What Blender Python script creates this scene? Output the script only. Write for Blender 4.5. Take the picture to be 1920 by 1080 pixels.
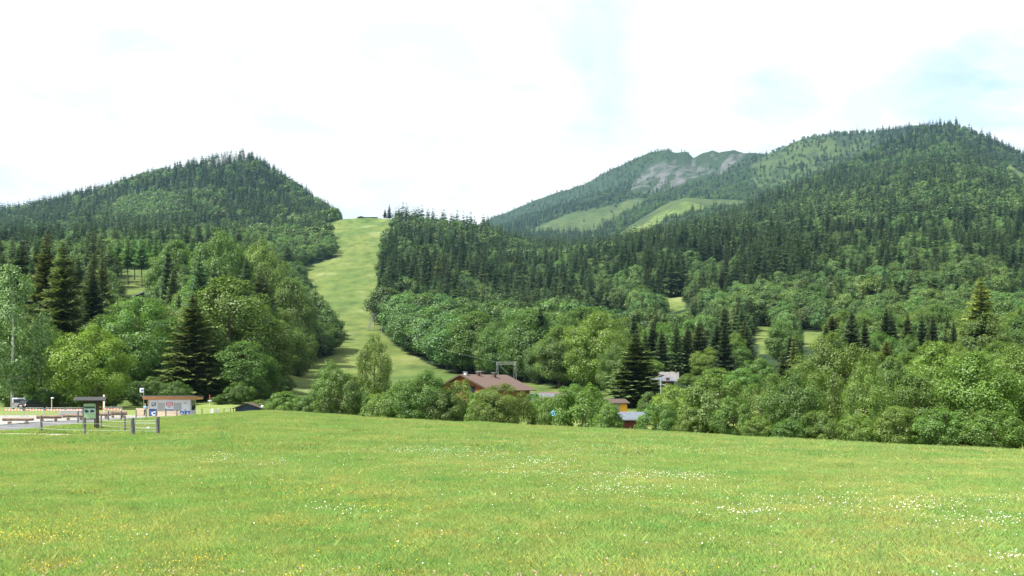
import bpy, math, random
import numpy as np
from mathutils import Vector, Matrix, Euler
PI = math.pi
R = math.radians
random.seed(7)
rng = np.random.default_rng(11)
for o in list(bpy.data.objects): bpy.data.objects.remove(o)
sc = bpy.context.scene
col = sc.collection

# ------------------------------------------------------------------ camera
F = 1663.0           # focal length in pixels of the 1920 px wide photograph
HC = 4.0             # camera height over the flat meadow
HY = 720.0           # row of the horizon
cam_d = bpy.data.cameras.new('camera'); cam = bpy.data.objects.new('camera', cam_d); col.objects.link(cam)
cam.location = (0, 0, HC); cam.rotation_euler = (R(90), 0, 0)
cam_d.sensor_width = 36; cam_d.lens = 36 * F / 1920
cam_d.shift_y = (HY - 540) / 1920
cam_d.clip_start = 0.3; cam_d.clip_end = 30000
sc.camera = cam
sc.render.resolution_x = 1024; sc.render.resolution_y = 576

# ------------------------------------------------------------------ sun, sky, exposure
SUN_EL = 54.0
sdir = Vector((-0.80, -0.42, 0)).normalized()        # horizontal direction towards the sun
sun_d = bpy.data.lights.new('sun', 'SUN'); sun = bpy.data.objects.new('sun', sun_d); col.objects.link(sun)
sun_d.energy = 5.0; sun_d.angle = R(0.53); sun_d.color = (1.0, 0.955, 0.87)
sv = Vector((sdir.x * math.cos(R(SUN_EL)), sdir.y * math.cos(R(SUN_EL)), math.sin(R(SUN_EL))))
sun.rotation_euler = (-sv).to_track_quat('-Z', 'Y').to_euler()
w = bpy.data.worlds.new('World'); sc.world = w; w.use_nodes = True
nt = w.node_tree; nt.nodes.clear()
def N(nt, t, **kw):
    n = nt.nodes.new(t)
    for k, v in kw.items():
        if k in n.inputs.keys(): n.inputs[k].default_value = v
        else: setattr(n, k, v)
    return n
sky = N(nt, 'ShaderNodeTexSky'); sky.sky_type = 'NISHITA'; sky.sun_disc = False
sky.sun_elevation = R(SUN_EL); sky.sun_rotation = math.atan2(sdir.x, sdir.y)
sky.air_density = 1.0; sky.dust_density = 1.2; sky.ozone_density = 1.0
tc = N(nt, 'ShaderNodeTexCoord')
sep = N(nt, 'ShaderNodeSeparateXYZ'); nt.links.new(tc.outputs['Generated'], sep.inputs[0])
zz = N(nt, 'ShaderNodeMath', operation='ADD'); nt.links.new(sep.outputs['Z'], zz.inputs[0]); zz.inputs[1].default_value = 0.22
dv = N(nt, 'ShaderNodeVectorMath', operation='DIVIDE'); nt.links.new(tc.outputs['Generated'], dv.inputs[0])
cmb = N(nt, 'ShaderNodeCombineXYZ')
for i in range(3): nt.links.new(zz.outputs[0], cmb.inputs[i])
nt.links.new(cmb.outputs[0], dv.inputs[1])
def wnoise(scale, detail, rough, off, dist=0.4):
    mp = N(nt, 'ShaderNodeMapping'); mp.inputs['Location'].default_value = off
    nt.links.new(dv.outputs[0], mp.inputs[0])
    n = N(nt, 'ShaderNodeTexNoise'); n.inputs['Scale'].default_value = scale; n.inputs['Detail'].default_value = detail
    n.inputs['Roughness'].default_value = rough; n.inputs['Distortion'].default_value = dist
    nt.links.new(mp.outputs[0], n.inputs[0]); return n
n1 = wnoise(1.35, 9, 0.58, (3.1, 0.4, 0.2))
n2 = wnoise(3.4, 8, 0.6, (0.3, 5.2, 1.2))
mr = N(nt, 'ShaderNodeMapRange'); mr.inputs['From Min'].default_value = 0.36; mr.inputs['From Max'].default_value = 0.46
nt.links.new(n1.outputs[0], mr.inputs[0])
bgs = N(nt, 'ShaderNodeVectorMath', operation='SCALE'); nt.links.new(sky.outputs[0], bgs.inputs[0]); bgs.inputs['Scale'].default_value = 1.5
cr = N(nt, 'ShaderNodeValToRGB'); nt.links.new(n2.outputs[0], cr.inputs[0])
cr.color_ramp.elements[0].position = 0.36; cr.color_ramp.elements[0].color = (4.75, 5.3, 5.5, 1)
cr.color_ramp.elements[1].position = 0.60; cr.color_ramp.elements[1].color = (5.9, 6.0, 6.0, 1)
mx = N(nt, 'ShaderNodeMix', data_type='RGBA')
mul = N(nt, 'ShaderNodeMath', operation='MULTIPLY_ADD'); nt.links.new(mr.outputs[0], mul.inputs[0]); mul.inputs[1].default_value = 0.42; mul.inputs[2].default_value = 0.58
prev = mul.outputs[0]
# small gaps of blue between the clouds
for (gx, gy, gr, ga) in ((20, 345, 0.055, 1.0), (1440, 195, 0.075, 1.1), (1840, 178, 0.10, 0.95), (872, 372, 0.035, 0.9), (1640, 25, 0.05, 0.7), (190, 40, 0.12, 0.5)):
    d0 = Vector(((gx - 960) / F, 1, (HY - gy) / F)).normalized()
    ds = N(nt, 'ShaderNodeVectorMath', operation='DISTANCE'); nt.links.new(tc.outputs['Generated'], ds.inputs[0]); ds.inputs[1].default_value = d0
    mg = N(nt, 'ShaderNodeMapRange'); mg.interpolation_type = 'SMOOTHSTEP'; mg.inputs['From Min'].default_value = 0.0; mg.inputs['From Max'].default_value = gr; mg.inputs['To Min'].default_value = ga * 0.75; mg.inputs['To Max'].default_value = 0
    nt.links.new(ds.outputs['Value'], mg.inputs[0])
    nn_ = N(nt, 'ShaderNodeMapRange'); nn_.inputs['From Min'].default_value = 0.62; nn_.inputs['From Max'].default_value = 0.36; nt.links.new(n2.outputs[0], nn_.inputs[0])
    mm_ = N(nt, 'ShaderNodeMath', operation='MULTIPLY'); nt.links.new(mg.outputs[0], mm_.inputs[0]); nt.links.new(nn_.outputs[0], mm_.inputs[1])
    sb = N(nt, 'ShaderNodeMath', operation='SUBTRACT'); sb.use_clamp = True; nt.links.new(prev, sb.inputs[0]); nt.links.new(mm_.outputs[0], sb.inputs[1]); prev = sb.outputs[0]
nt.links.new(prev, mx.inputs[0]); nt.links.new(bgs.outputs[0], mx.inputs[6]); nt.links.new(cr.outputs[0], mx.inputs[7])
bg = N(nt, 'ShaderNodeBackground'); nt.links.new(mx.outputs[2], bg.inputs[0]); bg.inputs[1].default_value = 0.10
wo = N(nt, 'ShaderNodeOutputWorld'); nt.links.new(bg.outputs[0], wo.inputs[0])
sc.view_settings.view_transform = 'Standard'; sc.view_settings.look = 'None'
sc.view_settings.exposure = 1.08; sc.view_settings.gamma = 1.0
try:
    sc.cycles.max_bounces = 6; sc.cycles.diffuse_bounces = 3; sc.cycles.transmission_bounces = 3; sc.cycles.volume_bounces = 0
    sc.cycles.transparent_max_bounces = 8
except Exception: pass

# ------------------------------------------------------------------ small helpers
def tag(o, label=None, cat=None, group=None, kind=None):
    if label: o['label'] = label
    if cat: o['category'] = cat
    if group: o['group'] = group
    if kind: o['kind'] = kind
    return o
def link(o, parent=None):
    col.objects.link(o)
    if parent: o.parent = parent
    return o
def empty(name, loc, rz=0.0, scale=(1, 1, 1)):
    o = bpy.data.objects.new(name, None); o.location = loc; o.rotation_euler = (0, 0, rz); o.scale = scale
    o.empty_display_size = 0.3
    return link(o)
class MB:
    def __init__(s): s.v = []; s.f = []
    def add(s, vs, fs):
        b = len(s.v); s.v += [tuple(v) for v in vs]; s.f += [tuple(b + i for i in f) for f in fs]; return s
    def box(s, c, size, rot=None):
        x, y, z = [k / 2 for k in size]
        vs = [Vector(p) for p in ((-x,-y,-z),(x,-y,-z),(x,y,-z),(-x,y,-z),(-x,-y,z),(x,-y,z),(x,y,z),(-x,y,z))]
        if rot is not None:
            m = Euler(rot).to_matrix(); vs = [m @ v for v in vs]
        c = Vector(c)
        return s.add([v + c for v in vs], [(0,3,2,1),(4,5,6,7),(0,1,5,4),(1,2,6,5),(2,3,7,6),(3,0,4,7)])
    def tube(s, p, q, r1, r2=None, n=8, cap=True):
        r2 = r1 if r2 is None else r2
        p = Vector(p); q = Vector(q); d = (q - p).normalized()
        a = d.orthogonal().normalized(); b = d.cross(a)
        vs = []
        for c, r in ((p, r1), (q, r2)):
            for i in range(n):
                t = 2 * PI * i / n; vs.append(c + a * math.cos(t) * r + b * math.sin(t) * r)
        fs = [(i, (i + 1) % n, n + (i + 1) % n, n + i) for i in range(n)]
        if cap: fs += [tuple(range(n - 1, -1, -1)), tuple(range(n, 2 * n))]
        return s.add(vs, fs)
    def path(s, pts, rads, n=8):
        for i in range(len(pts) - 1): s.tube(pts[i], pts[i + 1], rads[i], rads[i + 1], n)
        return s
    def prism(s, outline, axis, d0, d1):
        # outline: 2-D points; axis 'y': points are (x,z) extruded in y; 'x': points are (y,z)
        n = len(outline)
        def mk(p, d): return (p[0], d, p[1]) if axis == 'y' else ((d, p[0], p[1]) if axis == 'x' else (p[0], p[1], d))
        vs = [mk(p, d0) for p in outline] + [mk(p, d1) for p in outline]
        fs = [(i, (i + 1) % n, n + (i + 1) % n, n + i) for i in range(n)] + [tuple(range(n - 1, -1, -1)), tuple(range(n, 2 * n))]
        return s.add(vs, fs)
    def build(s, name, mat, parent=None, bevel=0.0, smooth=False):
        me = bpy.data.meshes.new(name); me.from_pydata(s.v, [], s.f); me.update()
        import bmesh
        bm = bmesh.new(); bm.from_mesh(me); bmesh.ops.recalc_face_normals(bm, faces=bm.faces)
        if bevel > 0: bmesh.ops.bevel(bm, geom=list(bm.edges), offset=bevel, segments=2, affect='EDGES', profile=0.7)
        bm.to_mesh(me); bm.free()
        if smooth:
            for p in me.polygons: p.use_smooth = True
        me.materials.append(mat)
        return link(bpy.data.objects.new(name, me), parent)
def np_mesh(name, V, k, mat, tint=None, smooth=False):
    """V: (n,k,3) separate polygons of k corners"""
    n = V.shape[0]; me = bpy.data.meshes.new(name)
    me.vertices.add(n * k); me.vertices.foreach_set('co', V.reshape(-1).astype(np.float32))
    me.loops.add(n * k); me.loops.foreach_set('vertex_index', np.arange(n * k, dtype=np.int32))
    me.polygons.add(n); me.polygons.foreach_set('loop_start', np.arange(0, n * k, k, dtype=np.int32))
    me.polygons.foreach_set('loop_total', np.full(n, k, dtype=np.int32))
    me.update(calc_edges=True)
    if tint is not None:
        a = me.attributes.new('tint', 'FLOAT', 'FACE'); a.data.foreach_set('value', tint.astype(np.float32))
    me.materials.append(mat)
    return me

# ------------------------------------------------------------------ materials
def mat_new(name):
    m = bpy.data.materials.new(name); m.use_nodes = True; t = m.node_tree; t.nodes.clear()
    out = t.nodes.new('ShaderNodeOutputMaterial'); return m, t, out
def simple(name, c, rough=0.7, noise=0.15, scale=6.0, metal=0.0, bump=0.0, stretch=(1, 1, 1), c2=None):
    m, t, out = mat_new(name)
    b = t.nodes.new('ShaderNodeBsdfPrincipled'); b.inputs['Roughness'].default_value = rough; b.inputs['Metallic'].default_value = metal
    tcn = t.nodes.new('ShaderNodeTexCoord'); mp = t.nodes.new('ShaderNodeMapping'); mp.inputs['Scale'].default_value = stretch
    t.links.new(tcn.outputs['Object'], mp.inputs[0])
    n = t.nodes.new('ShaderNodeTexNoise'); n.inputs['Scale'].default_value = scale; n.inputs['Detail'].default_value = 6
    t.links.new(mp.outputs[0], n.inputs[0])
    r = t.nodes.new('ShaderNodeValToRGB'); t.links.new(n.outputs[0], r.inputs[0])
    lo = [x * (1 - noise) for x in c]; hi = [min(1, x * (1 + noise)) for x in (c2 or c)]
    r.color_ramp.elements[0].position = 0.3; r.color_ramp.elements[1].position = 0.7
    r.color_ramp.elements[0].color = (*lo, 1); r.color_ramp.elements[1].color = (*hi, 1)
    t.links.new(r.outputs[0], b.inputs['Base Color'])
    if bump:
        bp = t.nodes.new('ShaderNodeBump'); bp.inputs['Strength'].default_value = bump; bp.inputs['Distance'].default_value = 0.02
        t.links.new(n.outputs[0], bp.inputs['Height']); t.links.new(bp.outputs[0], b.inputs['Normal'])
    t.links.new(b.outputs[0], out.inputs[0]); return m
def leafmat(name, c, trans=0.3, hue=0.02, val=0.25, gloss=0.035, tintamt=0.55, tt=(1.25, 1.3, 0.55), patch=False):
    m, t, out = mat_new(name)
    oi = t.nodes.new('ShaderNodeObjectInfo'); L = t.links.new
    at = t.nodes.new('ShaderNodeAttribute'); at.attribute_name = 'tint'; at.attribute_type = 'GEOMETRY'
    base = t.nodes.new('ShaderNodeMix'); base.data_type = 'RGBA'; base.blend_type = 'MULTIPLY'; base.inputs[0].default_value = 1
    base.inputs[6].default_value = (*c, 1); L(oi.outputs['Color'], base.inputs[7])
    hs = t.nodes.new('ShaderNodeHueSaturation')
    h = t.nodes.new('ShaderNodeMath'); h.operation = 'MULTIPLY_ADD'; L(oi.outputs['Random'], h.inputs[0]); h.inputs[1].default_value = 2 * hue; h.inputs[2].default_value = 0.5 - hue
    # brightness: per tree and per leaf clump
    v1 = t.nodes.new('ShaderNodeMath'); v1.operation = 'MULTIPLY'; L(oi.outputs['Random'], v1.inputs[0]); v1.inputs[1].default_value = 7.31
    v2 = t.nodes.new('ShaderNodeMath'); v2.operation = 'FRACT'; L(v1.outputs[0], v2.inputs[0])
    v3 = t.nodes.new('ShaderNodeMath'); v3.operation = 'MULTIPLY_ADD'; L(v2.outputs[0], v3.inputs[0]); v3.inputs[1].default_value = 2 * val; v3.inputs[2].default_value = 1 - val
    v4 = t.nodes.new('ShaderNodeMath'); v4.operation = 'MULTIPLY_ADD'; L(at.outputs['Fac'], v4.inputs[0]); v4.inputs[1].default_value = 2 * tintamt; v4.inputs[2].default_value = 1 - tintamt
    v5 = t.nodes.new('ShaderNodeMath'); v5.operation = 'MULTIPLY'; L(v3.outputs[0], v5.inputs[0]); L(v4.outputs[0], v5.inputs[1])
    if patch:
        ge = t.nodes.new('ShaderNodeNewGeometry'); cc = base.outputs[2]
        for sc_, c0_, c1_ in ((0.16, (0.80, 0.95, 0.85, 1), (1.09, 1.03, 1.08, 1)), (1.1, (0.84, 0.97, 0.9, 1), (1.08, 1.0, 1.0, 1))):
            pn_ = t.nodes.new('ShaderNodeTexNoise'); pn_.inputs['Scale'].default_value = sc_; pn_.inputs['Detail'].default_value = 5; L(ge.outputs['Position'], pn_.inputs[0])
            pr_ = t.nodes.new('ShaderNodeValToRGB'); L(pn_.outputs[0], pr_.inputs[0]); pr_.color_ramp.elements[0].position = 0.36; pr_.color_ramp.elements[1].position = 0.64
            pr_.color_ramp.elements[0].color = c0_; pr_.color_ramp.elements[1].color = c1_
            pm_ = t.nodes.new('ShaderNodeMix'); pm_.data_type = 'RGBA'; pm_.blend_type = 'MULTIPLY'; pm_.inputs[0].default_value = 1; L(cc, pm_.inputs[6]); L(pr_.outputs[0], pm_.inputs[7]); cc = pm_.outputs[2]
    else: cc = base.outputs[2]
    L(h.outputs[0], hs.inputs['Hue']); L(v5.outputs[0], hs.inputs['Value']); L(cc, hs.inputs['Color'])
    d = t.nodes.new('ShaderNodeBsdfDiffuse'); tr = t.nodes.new('ShaderNodeBsdfTranslucent'); g = t.nodes.new('ShaderNodeBsdfGlossy'); g.inputs['Roughness'].default_value = 0.5
    g.inputs['Color'].default_value = (0.8, 0.85, 0.8, 1)
    L(hs.outputs[0], d.inputs[0])
    ty = t.nodes.new('ShaderNodeMix'); ty.data_type = 'RGBA'; ty.blend_type = 'MULTIPLY'; ty.inputs[0].default_value = 1; L(hs.outputs[0], ty.inputs[6]); ty.inputs[7].default_value = (*tt, 1)
    L(ty.outputs[2], tr.inputs[0])
    m1 = t.nodes.new('ShaderNodeMixShader'); m1.inputs[0].default_value = trans; L(d.outputs[0], m1.inputs[1]); L(tr.outputs[0], m1.inputs[2])
    m2 = t.nodes.new('ShaderNodeMixShader'); m2.inputs[0].default_value = gloss; L(m1.outputs[0], m2.inputs[1]); L(g.outputs[0], m2.inputs[2])
    L(m2.outputs[0], out.inputs[0]); return m
M = {}
M['broad'] = leafmat('broadleaf_foliage', (0.094, 0.158, 0.029), 0.38, 0.016, 0.22)
M['broad_dark'] = leafmat('forest_foliage', (0.086, 0.150, 0.041), 0.34, 0.02, 0.32)
M['spruce'] = leafmat('spruce_needles', (0.066, 0.106, 0.050), 0.2, 0.018, 0.42, 0.03)
M['larch'] = leafmat('larch_needles', (0.115, 0.215, 0.075), 0.3, 0.015, 0.15)
M['bark'] = simple('bark', (0.10, 0.075, 0.055), 0.9, 0.4, 8, bump=0.5, stretch=(3, 3, 0.6))
M['birchbark'] = simple('birch_bark', (0.25, 0.24, 0.22), 0.8, 0.75, 2.2, stretch=(1, 1, 2.4), c2=(0.75, 0.74, 0.7))
M['grass'] = leafmat('grass_blades', (0.365, 0.440, 0.150), 0.45, 0.03, 0.14, 0.02, 0.45, (1.15, 1.2, 0.8), True)
M['white_petal'] = leafmat('white_petals', (0.74, 0.74, 0.70), 0.3, 0.0, 0.0, 0.02, 0.12)
M['yellow_petal'] = leafmat('yellow_petals', (0.68, 0.46, 0.03), 0.3, 0.0, 0.0, 0.02, 0.2)
M['pink_petal'] = leafmat('pink_petals', (0.36, 0.23, 0.22), 0.3, 0.0, 0.0, 0.02, 0.25)

# ------------------------------------------------------------------ noise
def _h(i, j, s):
    n = (i.astype(np.int64) * 374761393 + j.astype(np.int64) * 668265263 + s * 1442695041) & 0x7fffffff
    n = ((n ^ (n >> 13)) * 1274126177) & 0x7fffffff
    return ((n ^ (n >> 16)) & 0xffff) / 65535.0
def vnoise(x, y, s=0):
    xi = np.floor(x); yi = np.floor(y); fx = x - xi; fy = y - yi
    fx = fx * fx * (3 - 2 * fx); fy = fy * fy * (3 - 2 * fy)
    a = _h(xi, yi, s); b = _h(xi + 1, yi, s); c = _h(xi, yi + 1, s); d = _h(xi + 1, yi + 1, s)
    return (a * (1 - fx) + b * fx) * (1 - fy) + (c * (1 - fx) + d * fx) * fy
def fbm(x, y, s=0, o=4):
    r = 0; a = 0.5; t = 0
    for k in range(o): r = r + a * vnoise(x * 2 ** k, y * 2 ** k, s + k); t += a; a *= 0.5
    return r / t

# ------------------------------------------------------------------ terrain height function
PXG = np.arange(-1500, 3701, 4.0)
def smooth(a, sg):
    if sg <= 0: return a
    k = np.arange(-int(3 * sg), int(3 * sg) + 1); g = np.exp(-k ** 2 / (2 * sg * sg)); g /= g.sum()
    return np.convolve(np.pad(a, len(k) // 2, mode='edge'), g, 'valid')
CP = [-800, 0, 250, 450, 560, 640, 730, 850, 1000, 1150, 1300, 1400, 1500, 1600, 1700, 1780, 1920, 2600]
LAY = []
def lay(Y, py=None, z=None, sg=5, cpy=None):
    Yv = np.full(len(PXG), float(Y)) if np.isscalar(Y) else smooth(np.interp(PXG, [a for a, b in Y], [b for a, b in Y]), 8)
    if z is not None: zv = smooth(np.interp(PXG, [a for a, b in z], [b for a, b in z]), sg)
    else:
        p = smooth(np.interp(PXG, [a for a, b in py], [b for a, b in py]), sg)
        zv = HC + (HY - p) * Yv / F
    LAY.append((Yv, zv))
def zp(vals, cols=CP): return list(zip(cols, vals))
lay(20, z=[(0, 0)])
EDGE_Y = [(-800, 130), (300, 126), (420, 118), (480, 115), (700, 100), (960, 90), (1200, 82), (1500, 74), (1920, 66), (2600, 58)]
LAY.append(None)
eY = smooth(np.interp(PXG, [a for a, b in EDGE_Y], [b for a, b in EDGE_Y]), 8)
epy = smooth(np.interp(PXG, [330, 370, 480, 600, 700, 850, 960, 1200, 1500, 1920, 2600], [776, 775, 771, 779, 787, 794, 800, 812, 828, 850, 885]), 4)
ez = HC + (HY - epy) * eY / F
bl = np.clip((PXG - 310) / 80, 0, 1); ez = ez * bl
LAY[1] = (eY, ez)
lay(list(zip([a for a, b in EDGE_Y], [b + 14 for a, b in EDGE_Y])), z=[(-800, 0), (380, 0), (450, 0.0), (520, -1.0), (560, -1.5), (640, -2), (850, -2.5), (1000, -2.8), (1300, -3), (1920, -3.6), (2600, -3.8)])
lay(200, zp([700, 700, 695, 705, 735, 738, 738, 740, 742, 735, 725, 715, 710, 705, 702, 700, 700, 690]))
lay(260, zp([640, 640, 650, 660, 710, 710, 712, 715, 718, 705, 695, 688, 680, 675, 670, 668, 665, 660]))
lay(330, zp([600, 600, 600, 620, 675, 676, 682, 690, 700, 680, 665, 650, 650, 645, 640, 635, 630, 620]))
lay(400, zp([545, 545, 545, 580, 638, 640, 650, 655, 668, 640, 635, 625, 625, 610, 600, 595, 590, 580]))
lay(600, zp([510, 510, 500, 510, 560, 560, 562, 575, 600, 575, 560, 560, 540, 530, 520, 515, 510, 500]))
lay(800, zp([485, 480, 470, 470, 500, 490, 493, 510, 540, 515, 495, 490, 485, 475, 465, 460, 460, 450]))
lay(1000, zp([475, 470, 455, 450, 450, 440, 445, 455, 495, 480, 450, 445, 440, 420, 410, 400, 400, 395]))
SY = zp([1200, 1200, 1200, 1200, 1200, 1200, 1150, 1120, 1180, 1300, 1500, 1600, 1700, 2000, 2400, 2400, 2400, 2400])
lay(SY, [(-800, 460), (0, 455), (250, 440), (450, 435), (560, 430), (610, 417), (640, 411), (690, 408.5), (730, 410), (780, 422), (850, 432), (920, 444), (960, 458), (1000, 474), (1080, 480), (1150, 476), (1220, 457), (1300, 436), (1400, 400),
         (1500, 352), (1600, 309), (1700, 260), (1740, 246), (1775, 239), (1800, 243), (1830, 254), (1880, 275), (1920, 298), (2050, 350), (2600, 480)], sg=2)
lay(zp([1600, 1600, 1600, 1600, 1600, 1500, 1500, 1450, 1500, 1700, 1900, 2000, 2100, 2400, 2700, 2700, 2700, 2700]),
    zp([440, 430, 385, 360, 400, 450, 470, 480, 505, 505, 460, 425, 380, 335, 300, 300, 345, 500]))
lay(zp([2000, 2000, 2000, 2000, 2000, 2000, 2000, 2200, 2500, 2500, 2500, 2500, 2500, 2700, 2900, 2900, 2900, 2900]),
    [(-800, 450), (-200, 425), (0, 403), (100, 385), (200, 362), (300, 334), (400, 313), (455, 303), (480, 307), (520, 337), (560, 364), (600, 394), (640, 420), (700, 470), (850, 490), (1000, 470), (1150, 440), (1200, 415),
     (1250, 386), (1285, 371), (1330, 380), (1400, 388), (1450, 378), (1500, 350), (1600, 320), (1700, 300), (1780, 310), (1920, 360), (2600, 500)], sg=2)
lay(zp([2400, 2400, 2400, 2400, 2400, 2400, 2400, 2700, 3000, 3000, 3000, 3000, 3000, 3050, 3100, 3100, 3100, 3100]),
    [(-800, 480), (250, 400), (450, 350), (640, 460), (850, 485), (940, 455), (1000, 436), (1100, 415), (1150, 402), (1250, 380), (1300, 376), (1400, 350), (1500, 316), (1600, 288), (1700, 280), (1780, 300), (1920, 360), (2600, 500)])
lay(zp([3200] * 7 + [3300] * 3 + [3500, 3400, 3400, 3350, 3350, 3350, 3350, 3350]),
    [(-800, 500), (640, 470), (850, 470), (940, 430), (1000, 413), (1100, 385), (1200, 358), (1280, 340), (1350, 328), (1410, 305), (1470, 280), (1500, 266), (1530, 259), (1570, 253), (1640, 250), (1690, 244), (1730, 240), (1780, 250), (1920, 330), (2600, 480)], sg=2)
lay(4500, [(-800, 520), (640, 480), (880, 425), (940, 407), (1000, 383), (1050, 367), (1100, 349), (1150, 322), (1200, 301), (1235, 287), (1252, 280), (1268, 287), (1285, 290), (1290, 291), (1300, 304), (1312, 296), (1338, 285), (1347, 292), (1354, 288), (1376, 283), (1395, 292), (1430, 297), (1500, 320), (1920, 380), (2600, 500)], sg=0.7)
lay(9000, z=[(0, 250)], sg=0)
def mid_layer(k, f, g):
    (Ya, za), (Yb, zb) = LAY[k], LAY[k + 1]; return (Ya + (Yb - Ya) * f, za + (zb - za) * g)
m34 = mid_layer(14, 0.6, 0.52); m910 = mid_layer(9, 0.55, 0.50); m910b = mid_layer(9, 0.85, 0.80)
LAY.insert(15, m34); LAY.insert(10, m910b); LAY.insert(10, m910)
KY = np.array([a for a, b in LAY]).T; KZ = np.array([b for a, b in LAY]).T      # (cols, K)
dY = np.diff(KY, axis=1); dl = np.diff(KZ, axis=1) / dY
KM = np.zeros_like(KZ)
pr = dl[:, :-1] * dl[:, 1:]
w1 = 2 * dY[:, 1:] + dY[:, :-1]; w2 = dY[:, 1:] + 2 * dY[:, :-1]
with np.errstate(divide='ignore', invalid='ignore'):
    hm = (w1 + w2) / (w1 / dl[:, :-1] + w2 / dl[:, 1:])
KM[:, 1:-1] = np.where(pr > 0, hm, 0)
def _wob(Y, s): return (fbm(np.asarray(Y, float) / 22, np.full(np.shape(Y), s * 1.0), 17, 3) - 0.5) * 5200 / np.maximum(Y, 200)
def run_left(Y): return _wob(Y, 1.5) + np.interp(Y, [180, 240, 300, 350, 430, 600, 780, 830, 1000, 1150, 1260], [490, 510, 545, 625, 600, 556, 560, 631, 612, 612, 640])
def run_right(Y): return _wob(Y, 7.5) + np.interp(Y, [180, 220, 260, 300, 340, 400, 450, 600, 900, 1100, 1300], [1085, 1060, 985, 855, 805, 745, 716, 712, 722, 737, 742])
def height(x, Y, noise=True):
    x = np.asarray(x, float); Y = np.asarray(Y, float)
    Ys = np.maximum(Y, 12.0); px = 960 + F * x / Ys
    u = np.clip((px - PXG[0]) / 4.0, 0, len(PXG) - 1.001); i = u.astype(int); f = (u - i)[..., None]
    ky = KY[i] * (1 - f) + KY[i + 1] * f; kz = KZ[i] * (1 - f) + KZ[i + 1] * f; km = KM[i] * (1 - f) + KM[i + 1] * f
    k = np.clip((ky <= Y[..., None]).sum(-1) - 1, 0, ky.shape[-1] - 2)[..., None]
    g = lambda a, o: np.take_along_axis(a, k + o, -1)[..., 0]
    y0, y1, z0, z1, m0, m1 = g(ky, 0), g(ky, 1), g(kz, 0), g(kz, 1), g(km, 0), g(km, 1)
    h = y1 - y0; t = np.clip((Y - y0) / h, 0, 1)
    z = (2*t**3 - 3*t**2 + 1) * z0 + (t**3 - 2*t**2 + t) * h * m0 + (-2*t**3 + 3*t**2) * z1 + (t**3 - t**2) * h * m1
    z = np.where(Y <= y0, z0, z)
    if noise:
        run = ((px > run_left(Y) - 10) & (px < run_right(Y) + 10) & (Y < 1260)) | (Y < 190)
        am = np.clip((Y - 190) / 400, 0, 1) * np.where(run, 0.25, 1.0)
        z = z + am * (fbm(x / 60, Y / 60, 3) - 0.5) * 5
        fr = np.clip((Y - 1400) / 800, 0, 1)
        rd = 1 - np.abs(2 * fbm(x / 260 + Y / 900, Y / 420, 9, 4) - 1)
        z = z + fr * ((fbm(x / 140, Y / 140, 5) - 0.5) * 14 + (rd - 0.8) * np.where(Y > 3400, 60, 16))
        md = np.clip((Y - 14) / 10, 0, 1) * np.clip((112 - Y) / 20, 0, 1) * np.clip((x + 30) / 8, 0, 1)
        z = z + md * (fbm(x / 7, Y / 7, 21, 3) - 0.5) * 0.16
    return z
def hz(x, Y, noise=True): return float(height(np.array([x]), np.array([Y]), noise)[0])
def at(px, Y, dz=0.0):
    x = (px - 960) * Y / F; return Vector((x, Y, hz(x, Y) + dz))
def ztop(py, Y): return HC + (HY - py) * Y / F
def ypy(z, py): return (HC - z) * F / (py - HY)      # depth of a point of height z seen at row py below the horizon

# terrain mesh
rows = np.concatenate([[-60, -30, -10, 0, 5], np.geomspace(10, 300, 210), np.geomspace(303, 9000, 430)])
pxc = np.arange(-1400, 3600, 6.0)
PX, YY = np.meshgrid(pxc, rows); W = np.sqrt(np.maximum(YY, 0) ** 2 + 55 ** 2 * np.exp(-np.maximum(YY, 0) / 60))
XX = (PX - 960) / F * W
ZZ = height(XX, YY)
far_s = np.clip((-ZZ + -6) / 4, 0, 1)
nr, nc = XX.shape
me = bpy.data.meshes.new('ground')
me.vertices.add(nr * nc); me.vertices.foreach_set('co', np.stack([XX, YY, ZZ], -1).reshape(-1).astype(np.float32))
idx = np.arange(nr * nc).reshape(nr, nc)
q = np.stack([idx[:-1, :-1], idx[:-1, 1:], idx[1:, 1:], idx[1:, :-1]], -1).reshape(-1, 4)
nq = len(q); me.loops.add(nq * 4); me.loops.foreach_set('vertex_index', q.reshape(-1).astype(np.int32))
me.polygons.add(nq); me.polygons.foreach_set('loop_start', np.arange(0, nq * 4, 4, dtype=np.int32)); me.polygons.foreach_set('loop_total', np.full(nq, 4, dtype=np.int32))
me.polygons.foreach_set('use_smooth', np.ones(nq, dtype=bool)); me.update(calc_edges=True)
PXt = 960 + F * XX / np.maximum(YY, 12); PYt = HY - (ZZ - HC) * F / np.maximum(YY, 12)

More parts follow.
